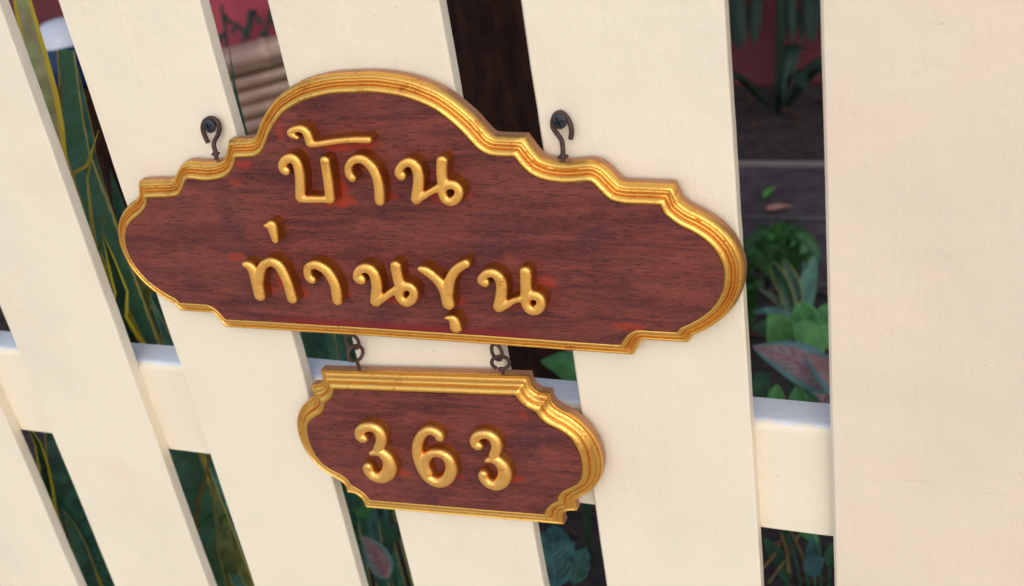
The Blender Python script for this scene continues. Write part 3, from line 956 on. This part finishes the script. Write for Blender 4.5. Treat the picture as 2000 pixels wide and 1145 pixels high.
S1 = empty('snake_plant', tuple(np.array([*at(230, 560, .10)[:2], GZ])), label='variegated snake plant with upright yellow-edged blades behind the leftmost picket gap', cat='plant', group='snake plants along the fence')
R1 = (at(230, 560, .10)[0], .10)
px_leaf(S1, [(0, -190), (52, 40), (74, 130), (92, 215), (100, 300), (112, 420)], .05, 78, LF_PALE, (R1[0] - .06, .06), nlen=34)
px_leaf(S1, [(128, 99), (137, 190), (152, 300), (190, 410), (225, 520)], .085, 84, LF_SNAKE, R1, shape='cut', nlen=28, fold=.22)
px_leaf(S1, [(118, 130), (122, 180), (116, 230), (112, 300)], .075, 22, LF_SNAKE_O, (R1[0] - .04, .08), nlen=22)
px_leaf(S1, [(146, 112), (160, 190), (178, 290), (205, 420)], .13, 40, LF_SNAKE, (R1[0] + .02, .14), nlen=22)
px_leaf(S1, [(192, 256), (178, 300), (160, 350), (140, 420)], .06, 20, LF_SNAKE_G, (R1[0] - .07, .2), nlen=22)
px_leaf(S1, [(184, 282), (173, 330), (170, 385), (186, 455), (205, 520)], .065, 13, LF_SNAKE_G, (R1[0] - .03, .2), nlen=22)
px_leaf(S1, [(200, 455), (222, 525), (245, 600), (262, 680)], .058, 62, LF_SNAKE_Y, (R1[0] + .02, .24), nlen=26, fold=.5)
px_leaf(S1, [(210, 394), (204, 430), (197, 470), (192, 520)], .06, 18, LF_SNAKE_L, (R1[0] - .02, .07), nlen=18)
px_leaf(S1, [(186, 300), (200, 390), (226, 480), (250, 570)], .11, 58, LF_SNAKE, (R1[0], .14), nlen=22)
px_leaf(S1, [(250, 380), (272, 520), (287, 600), (293, 670)], .10, 50, LF_SNAKE_L, (R1[0] + .05, .11), nlen=22)
px_leaf(S1, [(291, 574), (312, 625), (330, 670), (350, 720)], .08, 36, LF_SNAKE, (R1[0] + .07, .09), nlen=20)
px_leaf(S1, [(232, 470), (244, 540), (258, 610), (272, 690)], .09, 26, LF_SNAKE, (R1[0] + .04, .10), nlen=20)
for k, (x, y, dy, w) in enumerate([(165, 260, .22, 48), (215, 330, .24, 50), (238, 300, .30, 55), (262, 420, .2, 46), (150, 330, .26, 50)]):
    px_leaf(S1, [(x, y), (x + 22, y + 90), (x + 48, y + 180), (x + 80, y + 280)], dy, w, LF_SNAKE_D, (R1[0] + random.uniform(-.06, .1), dy + .02), nlen=18)

S2 = empty('snake_plant', tuple(np.array([*at(150, 1050, .12)[:2], GZ])), label='dark snake plant clump seen below the rail in the bottom left gap', cat='plant', group='snake plants along the fence')
R2 = (at(150, 1050, .12)[0], .12)
px_leaf(S2, [(48, 820), (75, 870), (88, 930), (95, 990)], .05, 36, LF_SNAKE_Y, (R2[0] - .05, .06), nlen=18)
px_leaf(S2, [(90, 700), (112, 840), (128, 940), (165, 1060)], .08, 66, LF_SNAKE, R2, nlen=20)
px_leaf(S2, [(118, 990), (145, 1040), (165, 1100), (175, 1140)], .06, 40, LF_SNAKE, (R2[0] + .01, .07), nlen=16)
px_leaf(S2, [(178, 960), (160, 1010), (145, 1060), (135, 1110)], .14, 34, LF_DEEP, (R2[0] + .02, .14), nlen=16)
px_leaf(S2, [(168, 1065), (176, 1090), (184, 1120), (195, 1150)], .08, 18, LF_SNAKE_Y, (R2[0] + .03, .08), nlen=14)

S3 = empty('snake_plant', tuple(np.array([*at(410, 1040, .14)[:2], GZ])), label='green snake plant clump below the rail between the second and third visible pickets', cat='plant', group='snake plants along the fence')
R3 = (at(410, 1040, .14)[0], .14)
px_leaf(S3, [(330, 700), (352, 860), (375, 960), (405, 1080)], .08, 84, LF_SNAKE, (R3[0] - .03, .1), nlen=20)
px_leaf(S3, [(425, 820), (408, 895), (396, 960), (383, 1025)], .07, 9, LF_STRAW, (R3[0] - .04, .07), nlen=18)
px_leaf(S3, [(405, 830), (422, 930), (433, 1010), (446, 1100)], .09, 34, LF_SNAKE_L, R3, nlen=20)
px_leaf(S3, [(432, 890), (444, 960), (456, 1030), (470, 1100)], .16, 34, LF_SNAKE_D, (R3[0] + .02, .17), nlen=18)
px_leaf(S3, [(398, 930), (408, 1000), (420, 1060), (432, 1120)], .13, 36, LF_DEEP, (R3[0], .15), nlen=18)

S4 = empty('snake_plant', tuple(np.array([*at(660, 740, .24)[:2], GZ])), label='snake plant with close-set blades behind the gap left of the rusty rings', cat='plant', group='snake plants along the fence')
R4 = (at(660, 740, .24)[0], .24)
for k, (x, w, dy, mt) in enumerate([(600, 40, .24, LF_SNAKE), (622, 34, .20, LF_SNAKE_D), (640, 40, .26, LF_SNAKE), (664, 30, .19, LF_SNAKE), (684, 38, .27, LF_SNAKE_D), (705, 40, .22, LF_SNAKE), (650, 60, .32, LF_SNAKE_D)]):
    px_leaf(S4, [(x - 34, 470 + 12 * k), (x - 12, 600), (x, 660), (x + 14, 740)], dy, w, mt, (R4[0] + (k - 3) * .018, dy + .02), nlen=20)


def broad(parent, bx, by, tx, ty, t, wpx, mat, t2=None, sag=.15, shape='ovate', nh=None, stem=None, **k):
    """ovate leaf from base pixel to tip pixel at distance t (base) to t2 (tip)"""
    a = far(bx, by, t); b = far(tx, ty, t2 or t)
    mid = (a + b) / 2 + np.array([0, 0, 1]) * np.linalg.norm(b - a) * sag
    w = wpx * t / FPX
    if nh is None: nh = (CAM - mid) / np.linalg.norm(CAM - mid) * .6 + np.array([0, 0, .7])
    o = leaf_obj(parent, [a, mid, b], w, mat, nhint=nh, shape=shape, fold=.25, thick=.0005, nlen=12, **k)
    if stem is not None:
        st = tube('stem', [stem, (np.asarray(stem) + a) / 2 + np.array([0, 0, .02]), a], .0014, LF_DEEP, None, seg=6, n=4)
        attach(st, parent)
    return o


def soil(x, y, t):
    p = far(x, y, t)
    return np.array([p[0], p[1], GZ])


# right-hand bed (between the last picket and the post), near to far
p = soil(1560, 720, 1.22)
PK = empty('pink_leaf_plant', tuple(p), label='pink and grey-green leaved plant just above the rail beside the post', cat='plant')
broad(PK, 1640, 762, 1470, 676, 1.16, 92, LF_PINK, 1.22, .10, stem=p)
broad(PK, 1690, 800, 1572, 690, 1.10, 84, LF_PINK, 1.18, .10, stem=p)
broad(PK, 1600, 800, 1660, 690, 1.2, 70, LF_PINK, 1.25, .10, stem=p)
p = soil(1560, 690, 1.42)
BL = empty('broadleaf_seedling', tuple(p), label='bright green broad-leaved seedling above the pink leaves', cat='plant')
for a in [(1545, 690, 1500, 612, 72, LF_GREEN, 1.40), (1575, 640, 1562, 588, 58, LF_GREEN, 1.42), (1548, 640, 1610, 690, 60, LF_GREEN, 1.36), (1590, 650, 1650, 680, 60, LF_GREEN, 1.38), (1600, 650, 1625, 590, 44, LF_GREEN, 1.45),
          (1530, 690, 1560, 720, 50, LF_GREEN, 1.34), (1525, 655, 1470, 640, 44, LF_DEEP, 1.44), (1550, 650, 1490, 602, 40, LF_TEAL, 1.5)]:
    broad(BL, a[0], a[1], a[2], a[3], a[6], a[4], a[5], stem=p)
p = soil(1520, 790, 1.15)
LG = empty('low_green_plant', tuple(p), label='low dark green plant peeping over the rail under the pink leaves', cat='plant')
for a in [(1490, 790, 1492, 742, 34, LF_DEEP, 1.12), (1515, 795, 1518, 750, 34, LF_GREEN, 1.10), (1560, 795, 1556, 755, 38, LF_GREEN, 1.10), (1590, 800, 1578, 765, 30, LF_DEEP, 1.12), (1545, 730, 1580, 775, 36, LF_DEEP, 1.2), (1500, 730, 1470, 770, 34, LF_DEEP, 1.2)]:
    broad(LG, a[0], a[1], a[2], a[3], a[6], a[4], a[5], stem=p)
p = soil(1552, 640, 1.62)
RS = empty('striped_rosette', tuple(p), label='small rosette of dark blades edged in yellow behind the seedling', cat='plant')
def strap_far(parent, pts, wpx, mat, **k):
    P_ = [far(x, y, t) for x, y, t in pts]
    return leaf_obj(parent, P_, wpx * pts[0][2] / FPX, mat, shape='strap', nlen=14, **k)
for a in [([(1552, 640, 1.58), (1535, 570, 1.58), (1505, 508, 1.56)], 28, LF_STRIPE), ([(1556, 640, 1.58), (1556, 570, 1.60), (1530, 505, 1.62)], 24, LF_STRIPE), ([(1556, 640, 1.60), (1572, 570, 1.62), (1592, 500, 1.64)], 34, LF_SNAKE_D), ([(1560, 640, 1.6), (1580, 560, 1.64), (1570, 510, 1.66)], 30, LF_SNAKE_D),
          ([(1545, 640, 1.55), (1520, 590, 1.54), (1480, 562, 1.54)], 10, LF_STRIPE), ([(1550, 645, 1.55), (1510, 610, 1.52), (1470, 610, 1.5)], 16, LF_SNAKE_D)]:
    strap_far(RS, a[0], a[1], a[2])
p = soil(1530, 560, 1.82)
FN = empty('fern', tuple(p), label='soft green fern at the edge of the dark paving', cat='fern')


def frond(parent, a, b, lift, wid, mat):
    a, b = np.asarray(a), np.asarray(b)
    mid = (a + b) / 2 + np.array([0, 0, lift])
    P_ = catmull([a, mid, b], 12)
    V, F = [], []
    n = len(P_)
    for i in range(1, n):
        t = i / (n - 1)
        tn = Vector(P_[i] - P_[i - 1]).normalized()
        sd = tn.cross(Vector((0, -.4, 1))).normalized()
        L = wid * math.sin(math.pi * (.12 + .86 * t)) ** .8
        for s in (-1, 1):
            o = len(V)
            q = Vector(P_[i])
            d = (sd * s + tn * .55).normalized()
            nn = d.cross(tn).normalized() * .0012
            V += [q, q + d * L * .45 + tn * L * .14, q + d * L - Vector((0, 0, L * .2)), q + d * L * .45 - tn * L * .12, q + d * L * .5 + nn * s]
            F += [(o, o + 1, o + 4), (o + 1, o + 2, o + 4), (o + 2, o + 3, o + 4), (o + 3, o, o + 4)]
    o = len(V)
    for i in range(n): V += [Vector(P_[i]) + Vector((.0012, 0, 0)), Vector(P_[i]) - Vector((.0012, 0, 0)), Vector(P_[i]) + Vector((0, 0, .0012))]
    for i in range(n - 1):
        for k in range(3): F.append((o + i * 3 + k, o + i * 3 + (k + 1) % 3, o + i * 3 + 3 + (k + 1) % 3, o + i * 3 + 3 + k))
    f_ = mesh_obj('frond', V, F, mat, None, True, [(.3, .5)] * len(V))
    attach(f_, parent)


for a in [(1450, 495), (1468, 470), (1492, 462), (1518, 455), (1540, 462), (1562, 468), (1585, 486), (1600, 510), (1460, 530), (1500, 480), (1550, 485)]:
    frond(FN, p, far(a[0], a[1], random.uniform(1.72, 1.9)), .05, .030, LF_FERN)
p = soil(1455, 600, 1.7)
FN2 = empty('fern', tuple(p), label='fern half hidden behind the right end of the name sign', cat='fern')
for a in [(1440, 520), (1462, 500), (1480, 520), (1425, 560), (1475, 560)]: frond(FN2, p, far(a[0], a[1], 1.6), .04, .028, LF_FERN)

# plants under the rail, right
p = soil(1600, 1120, .98)
TL = empty('teal_leaf_plant', tuple(p), label='teal leaved plant under the rail beside the post', cat='plant')
for a in [(1590, 1130, 1585, 1045, 34, LF_TEAL, .95), (1575, 1120, 1610, 1090, 40, LF_TEAL, .92), (1540, 1140, 1510, 1060, 30, LF_DEEP, .97), (1520, 1100, 1490, 1050, 26, LF_DEEP, 1.0), (1620, 1110, 1640, 1050, 34, LF_DEEP, .98), (1550, 1080, 1540, 1040, 24, LF_DEEP, 1.02), (1600, 1060, 1560, 1042, 24, LF_GREEN, 1.05)]:
    broad(TL, a[0], a[1], a[2], a[3], a[6], a[4], a[5], stem=p)
for a in [(1490, 1110, 1530, 1050), (1500, 1140, 1560, 1045), (1540, 1120, 1525, 1040), (1575, 1120, 1545, 1040)]:
    st = tube('stem', [far(a[0], a[1], .95), far((a[0] + a[2]) / 2 + 4, (a[1] + a[3]) / 2, .97), far(a[2], a[3], .99)], .0016, LF_STRAW, None, seg=6, n=4)
    attach(st, TL)
p = soil(1100, 1120, .98)
TB = empty('lobed_leaf_plant', tuple(p), label='blue-green lobed leaf in the gap below the number sign', cat='plant')
broad(TB, 1085, 1150, 1082, 1024, .92, 92, LF_TEAL, .98, shape='lobed', stem=p, wav=.25)
broad(TB, 1120, 1140, 1145, 1068, .94, 54, LF_TEAL, .96, shape='lobed', stem=p, wav=.25)
broad(TB, 1060, 1130, 1020, 1060, .96, 60, LF_DEEP, .98, shape='lobed', stem=p, wav=.2)
p = soil(1100, 760, 1.22)
GL = empty('heart_leaf_plant', tuple(p), label='single deep green leaf in the gap between the two signs', cat='plant')
broad(GL, 1150, 742, 1056, 705, 1.12, 66, LF_GREEN, 1.16, shape='heart', stem=p)
broad(GL, 1110, 690, 1135, 660, 1.18, 26, LF_PINK, 1.2, stem=p)
broad(GL, 1160, 760, 1080, 768, 1.14, 50, LF_DEEP, 1.18, stem=p)
p = soil(735, 1090, .98)
MX = empty('mottled_leaf_plant', tuple(p), label='dull pink and green mottled leaves in the gap below the number sign left corner', cat='plant')
for a in [(760, 1130, 706, 1046, 50, LF_PINK, .95), (735, 1130, 770, 1050, 44, LF_DEEP, .97), (700, 1120, 690, 1050, 34, LF_TEAL, .93), (700, 1010, 728, 962, 40, LF_GREEN, 1.05), (745, 1020, 770, 985, 30, LF_DEEP, 1.08), (760, 1060, 790, 1020, 34, LF_DEEP, 1.0)]:
    broad(MX, a[0], a[1], a[2], a[3], a[6], a[4], a[5], stem=p)
for a in [(716, 1070, 735, 960), (735, 1080, 728, 960), (755, 1080, 752, 985)]:
    st = tube('stem', [far(a[0], a[1], 1.0), far((a[0] + a[2]) / 2 + 3, (a[1] + a[3]) / 2, 1.02), far(a[2], a[3], 1.04)], .0022, LF_SNAKE_D, None, seg=6, n=4)
    attach(st, MX)
p = soil(440, 1090, 1.1)
UG = empty('understorey_plant', tuple(p), label='small green leaves among the blades in the lower left gap', cat='plant')
for a in [(380, 1030, 430, 995, 26, LF_GREEN, 1.0), (430, 1010, 470, 985, 26, LF_GREEN, 1.0), (440, 960, 418, 915, 18, LF_DEEP, 1.05), (400, 1060, 450, 1040, 30, LF_DEEP, 1.05), (440, 1080, 480, 1060, 26, LF_DEEP, 1.05)]:
    broad(UG, a[0], a[1], a[2], a[3], a[6], a[4], a[5], stem=p)

# dark strap-leaved shrub against the wall, upper right gap
p = soil(1520, 215, 2.5)
DS = empty('drooping_shrub', tuple(p), label='dark drooping shrub against the red wall in the upper right gap', cat='shrub')
for k in range(26):
    x = 1425 + k * 7.5 + random.uniform(-6, 6)
    y1 = random.uniform(78, 112) if k % 3 else random.uniform(50, 80)
    t = random.uniform(2.45, 2.75)
    leaf_obj(DS, [far(1515 + random.uniform(-60, 60), -90, t + .05), far(x, -20, t), far(x + random.uniform(-8, 8), y1, t - .03)], random.uniform(14, 24) * t / FPX, LF_DARK, nlen=8, nacross=2)
tube_o = tube('stem', [p, p + np.array([.02, 0, .35]), far(1515, -90, 2.6)], .008, LF_DARK, None, seg=8, n=6); attach(tube_o, DS)
for k in range(7):
    ang = random.uniform(0, 6.28); L = random.uniform(.10, .2)
    b_ = p + np.array([math.cos(ang) * .02, math.sin(ang) * .02, .02])
    leaf_obj(DS, [b_, b_ + np.array([math.cos(ang) * L * .5, math.sin(ang) * L * .5, .10]), b_ + np.array([math.cos(ang) * L, math.sin(ang) * L, .08])], .03, LF_DARK, nlen=8, nacross=2, nhint=(0, -.5, 1))

# ------------------------------------------------------------------ tree behind the middle gap
m = M('dark_bark', (.030, .016, .012), .9, 0, .1)
c = m.co('Object', (1, 1, .25)); a = m.noise(c, 55, 6, .7, .6)
m.set('Base Color', m.mix(m.step(a, .35, .7), (.016, .007, .005), (.044, .018, .011)))
m.bump(a, .9, .012)
MAT_BARK = m.mat
tc_ = far(1000, 160, 1.55)
tree = empty('tree', (tc_[0], tc_[1], GZ), label='dark brown tree trunk filling the gap behind the top of the name sign', cat='tree')
V, F = [], []
seg = 40
hs = np.linspace(0, 2.2, 45)
for h in hs:
    r0 = .125 * (1 + .35 * math.exp(-h * 9)) * (1 - .16 * h)
    for k in range(seg):
        a_ = 2 * math.pi * k / seg
        r = r0 * (1 + .07 * mnoise.noise(Vector((math.cos(a_) * 2, math.sin(a_) * 2, h * 1.6))) + .035 * mnoise.noise(Vector((math.cos(a_) * 7, math.sin(a_) * 7, h * 3))))
        V.append((r * math.cos(a_) + .03 * math.sin(h * 1.4), r * math.sin(a_) + .1 * h * h * .12, h - .03))
for i in range(len(hs) - 1):
    for k in range(seg): F.append((i * seg + k, i * seg + (k + 1) % seg, (i + 1) * seg + (k + 1) % seg, (i + 1) * seg + k))
mesh_obj('trunk', V, F, MAT_BARK, tree)
V, F = [], []
def add_limb(a, b, r0, r1):
    o = len(V); a, b = Vector(a), Vector(b)
    d = (b - a).normalized(); s = d.orthogonal().normalized(); q = s.cross(d)
    n = 6
    for i in range(n + 1):
        c_ = a.lerp(b, i / n) + Vector((mnoise.noise(a + Vector((i, 0, 0))), mnoise.noise(b + Vector((0, i, 0))), 0)) * .04 * (i > 0)
        rr = r0 + (r1 - r0) * i / n
        for k in range(8):
            V.append(c_ + (s * math.cos(k * math.pi / 4) + q * math.sin(k * math.pi / 4)) * rr)
    for i in range(n):
        for k in range(8): F.append((o + i * 8 + k, o + i * 8 + (k + 1) % 8, o + (i + 1) * 8 + (k + 1) % 8, o + (i + 1) * 8 + k))
tips = []
for k in range(11):
    a_ = k * 2.4; L = random.uniform(.7, 1.3)
    b = Vector((math.cos(a_) * L, math.sin(a_) * L + .25, 2.0 + random.uniform(.2, 1.1)))
    add_limb((0, .05, 1.6 + .05 * k), b, .05, .012); tips.append(b)
mesh_obj('limbs', V, F, MAT_BARK, tree)
V, F, UV = [], [], []
for k in range(4000):
    c_ = random.choice(tips) * random.uniform(.55, 1.12)
    g = Vector((random.gauss(0, .30), random.gauss(0, .30), random.gauss(0, .20)))
    c_ = c_ + g
    if c_.y + tc_[1] < 1.4: c_.y = 1.4 - tc_[1] + random.random() * .9
    c_.z = max(c_.z, 1.65 + .2 * random.random())
    d = Vector((random.gauss(0, 1), random.gauss(0, 1), random.gauss(-.4, .5))).normalized()
    s = d.orthogonal().normalized(); s.rotate(Matrix.Rotation(random.uniform(0, 3), 3, d))
    L = random.uniform(.05, .10); o = len(V)
    V += [c_, c_ + d * L * .5 + s * L * .24, c_ + d * L, c_ + d * L * .5 - s * L * .24]
    UV += [(.5, 0), (1, .5), (.5, 1), (0, .5)]
    F.append((o, o + 1, o + 2, o + 3))
mesh_obj('shade_crown', V, F, LF_DEEP, tree, True, UV)  # unseen crown, added to shade the garden and darken reflections in the gold

# ------------------------------------------------------------------ bamboo screen
m = M('bamboo', (.34, .20, .11), .38)
c = m.co('Object'); a = m.noise(m.co('Object', (6, 60, 60)), 1.0, 5, .6)
m.set('Base Color', m.mix(m.step(a, .3, .75), (.25, .15, .11), (.52, .34, .23)))
m.set('Roughness', m.step(a, .3, .7, .32, .5))
m.bump(a, .2, .001)
MAT_BAMBOO = m.mat
q0 = far(505, 108, 2.0)
bang = rad(46)
bdir = np.array([math.cos(bang), math.sin(bang), 0])
scr = empty('bamboo_screen', (q0[0], q0[1], GZ), label='low screen of stacked horizontal bamboo poles in front of the red wall', cat='screen')
scr.rotation_euler = (0, 0, bang)


def pole(z, r, x0, x1, node0, pitch, y=0.0):
    V, F = [], []
    xs = sorted(set(list(np.arange(x0, x1, .03)) + [node0 + k * pitch + d for k in range(-6, 7) for d in (-.012, -.005, -.002, .002, .006, .012)]))
    xs = [x for x in xs if x0 <= x <= x1]
    sg = 16
    for x in xs:
        dn = min(abs(x - (node0 + k * pitch)) for k in range(-6, 7))
        rr = r * (1 + .10 * math.exp(-(dn / .005) ** 2) - (.07 if dn < .0018 else 0))
        for k in range(sg): V.append((x, y + rr * math.cos(2 * math.pi * k / sg), rr * math.sin(2 * math.pi * k / sg)))
    n = len(xs)
    for i in range(n - 1):
        for k in range(sg): F.append((i * sg + k, i * sg + (k + 1) % sg, (i + 1) * sg + (k + 1) % sg, (i + 1) * sg + k))
    F.append(tuple(range(sg))[::-1]); F.append(tuple(range((n - 1) * sg, n * sg)))
    o = mesh_obj('pole', V, F, MAT_BAMBOO, scr)
    o.location = (0, 0, z)
    return o


ztop = q0[2] - GZ
pole(ztop, .026, -.55, .60, .012, .23)
z = ztop - .026 - .0135
k = 0
while z > .015:
    pole(z, .0128, -.53, .58, .006 + .012 * math.sin(k * 2.1), .23, .003 * math.sin(k * 1.7))
    z -= .0262; k += 1
for x in (-.45, .5):
    V, F = [], []
    for h in np.linspace(0, ztop - .028, 12):
        for q in range(14): V.append((x + .018 * math.cos(q * math.pi / 7), .033 + .018 * math.sin(q * math.pi / 7), h))
    for i in range(11):
        for q in range(14): F.append((i * 14 + q, i * 14 + (q + 1) % 14, (i + 1) * 14 + (q + 1) % 14, (i + 1) * 14 + q))
    mesh_obj('upright', V, F, MAT_BAMBOO, scr)

# slender dark plant in front of the red wall, left
p = soil(480, 120, 2.9)
SL = empty('slender_plant', tuple(p), label='thin dark branching plant against the red wall above the bamboo', cat='plant')
for a in [((445, 130), (440, 60), (432, 10)), ((470, 120), (478, 62), (500, 20)), ((478, 70), (465, 50), (445, 42)), ((522, 100), (520, 60), (528, 20)), ((480, 64), (492, 50), (488, 20))]:
    st = tube('stem', [far(x, y, 2.85) for x, y in a], .005, LF_DARK, None, seg=6, n=5); attach(st, SL)
st = tube('stem', [p, far(478, 90, 2.85)], .006, LF_DARK, None, seg=6, n=5); attach(st, SL)
for a in [(440, 62, 425, 95), (478, 62, 490, 80), (500, 30, 512, 52), (465, 50, 452, 70), (520, 60, 508, 78), (432, 30, 450, 44), (500, 20, 480, 40), (528, 30, 540, 60)]:
    broad(SL, a[0], a[1], a[2], a[3], 2.84, 11, LF_DARK)
p = at(470, 560, .30)
NB = empty('narrow_blade', (p[0], .30, GZ), label='single narrow dark blade rising beside the bamboo poles', cat='plant')
px_leaf(NB, [(446, 84), (455, 140), (466, 215), (500, 330)], .16, 17, LF_SNAKE_D, nlen=20)

# ------------------------------------------------------------------ pots at the far left
def lathe(name, prof, mat, parent, seg=40):
    V, F = [], []
    for r, z in prof:
        for k in range(seg): V.append((r * math.cos(2 * math.pi * k / seg), r * math.sin(2 * math.pi * k / seg), z))
    for i in range(len(prof) - 1):
        for k in range(seg): F.append((i * seg + k, i * seg + (k + 1) % seg, (i + 1) * seg + (k + 1) % seg, (i + 1) * seg + k))
    return mesh_obj(name, V, F, mat, parent)


GLZ = M('blue_glaze', (.012, .035, .085), .18).mat
JAR_HL = M('jar_highlight', (.48, .48, .52), .3).mat
p = far(132, 96, 1.7)
H_ = p[2] - GZ
HS = H_ - .055
std = empty('plant_stand', (p[0], p[1], GZ), label='dark wooden stand under the blue glazed jar', cat='stand')
lathe('column', [(.001, 0), (.050, 0), (.052, .02), (.030, .05), (.026, HS - .06), (.040, HS - .02), (.044, HS - .001), (.001, HS)], MAT_BARK, std)
pot = empty('glazed_jar', (p[0], p[1], GZ + HS), label='dark blue glazed jar with a painted highlight on its shoulder behind the leftmost gap', cat='jar')
lathe('body', [(.001, .0), (.030, .0), (.040, .012), (.0465, .035), (.0475, .045), (.0465, .067)], GLZ, pot)
lathe('shoulder', [(.0465, .067), (.043, .079), (.036, .089), (.024, .097), (.010, .100), (.001, .1005)], JAR_HL, pot)  # pale shoulder colour stands in for a sky highlight on blue glaze
p = far(193, 200, 1.9)
H_ = p[2] - GZ
pot = empty('striped_vase', (p[0], p[1], GZ), label='tall cream vase with dark bands behind the snake plant blades', cat='vase')
VB = M('vase_brown', (.09, .045, .040), .4).mat
VC = M('vase_cream', (.62, .52, .44), .45).mat
prof = [(.024, 0), (.030, H_ * .4), (.032, H_ - .075), (.031, H_ - .045), (.0295, H_ - .015), (.0315, H_ + .014), (.030, H_ + .040), (.022, H_ + .058), (.018, H_ + .052)]
for i_, mt_ in enumerate([VC, VC, VB, VC, VB, VC, VC, VC]):
    lathe('band', [prof[i_], prof[i_ + 1]], mt_, pot)

# ------------------------------------------------------------------ fallen leaves and litter
FL = leaf_mat('fallen_pink', (.42, .20, .16), vein=(.5, .28, .22), rough=.5)
def on_floor(x, y, z):
    return (z - CAM[2]) / ray(x, y)[2]
o = broad(None, 1494, 408, 1548, 402, on_floor(1494, 408, GZ + .028), 17, FL, on_floor(1548, 402, GZ + .028), .05, nh=(0, -.3, 1)); o.name = 'fallen_leaf'
tag(o, 'pinkish fallen leaf lying on the dark paving', 'leaf')
o = broad(None, 1490, 386, 1516, 364, on_floor(1490, 386, GZ + .027), 15, LF_GREEN, on_floor(1516, 364, GZ + .034), .08, nh=(0, -.3, 1)); o.name = 'fallen_leaf'
tag(o, 'small green fallen leaf on the dark paving above the pink one', 'leaf')
V, F, UV = [], [], []
for k in range(1400):
    x, y = random.uniform(-1.6, .9), random.uniform(.05, 2.0)
    if 1.12 < y < 1.64 and random.random() < .93: continue
    a_ = random.uniform(0, 6.28); L = random.uniform(.015, .045); z = GZ + random.uniform(.006, .02)
    d = Vector((math.cos(a_), math.sin(a_), random.uniform(-.25, .35))); s = Vector((-math.sin(a_), math.cos(a_), random.uniform(-.3, .3)))
    o_ = len(V); c_ = Vector((x, y, z))
    V += [c_, c_ + d * L * .5 + s * L * .25, c_ + d * L, c_ + d * L * .5 - s * L * .25, c_ + d * L * .5 + Vector((0, 0, .004))]
    UV += [(.5, 0), (1, .5), (.5, 1), (0, .5), (.5, .5)]
    F += [(o_, o_ + 1, o_ + 4), (o_ + 1, o_ + 2, o_ + 4), (o_ + 2, o_ + 3, o_ + 4), (o_ + 3, o_, o_ + 4)]
LIT = leaf_mat('litter', (.045, .025, .016), rough=.7)
tag(mesh_obj('leaf_litter', V, F, LIT, None, False, UV), 'brown dead leaves scattered over the soil', 'leaf litter', kind='stuff')
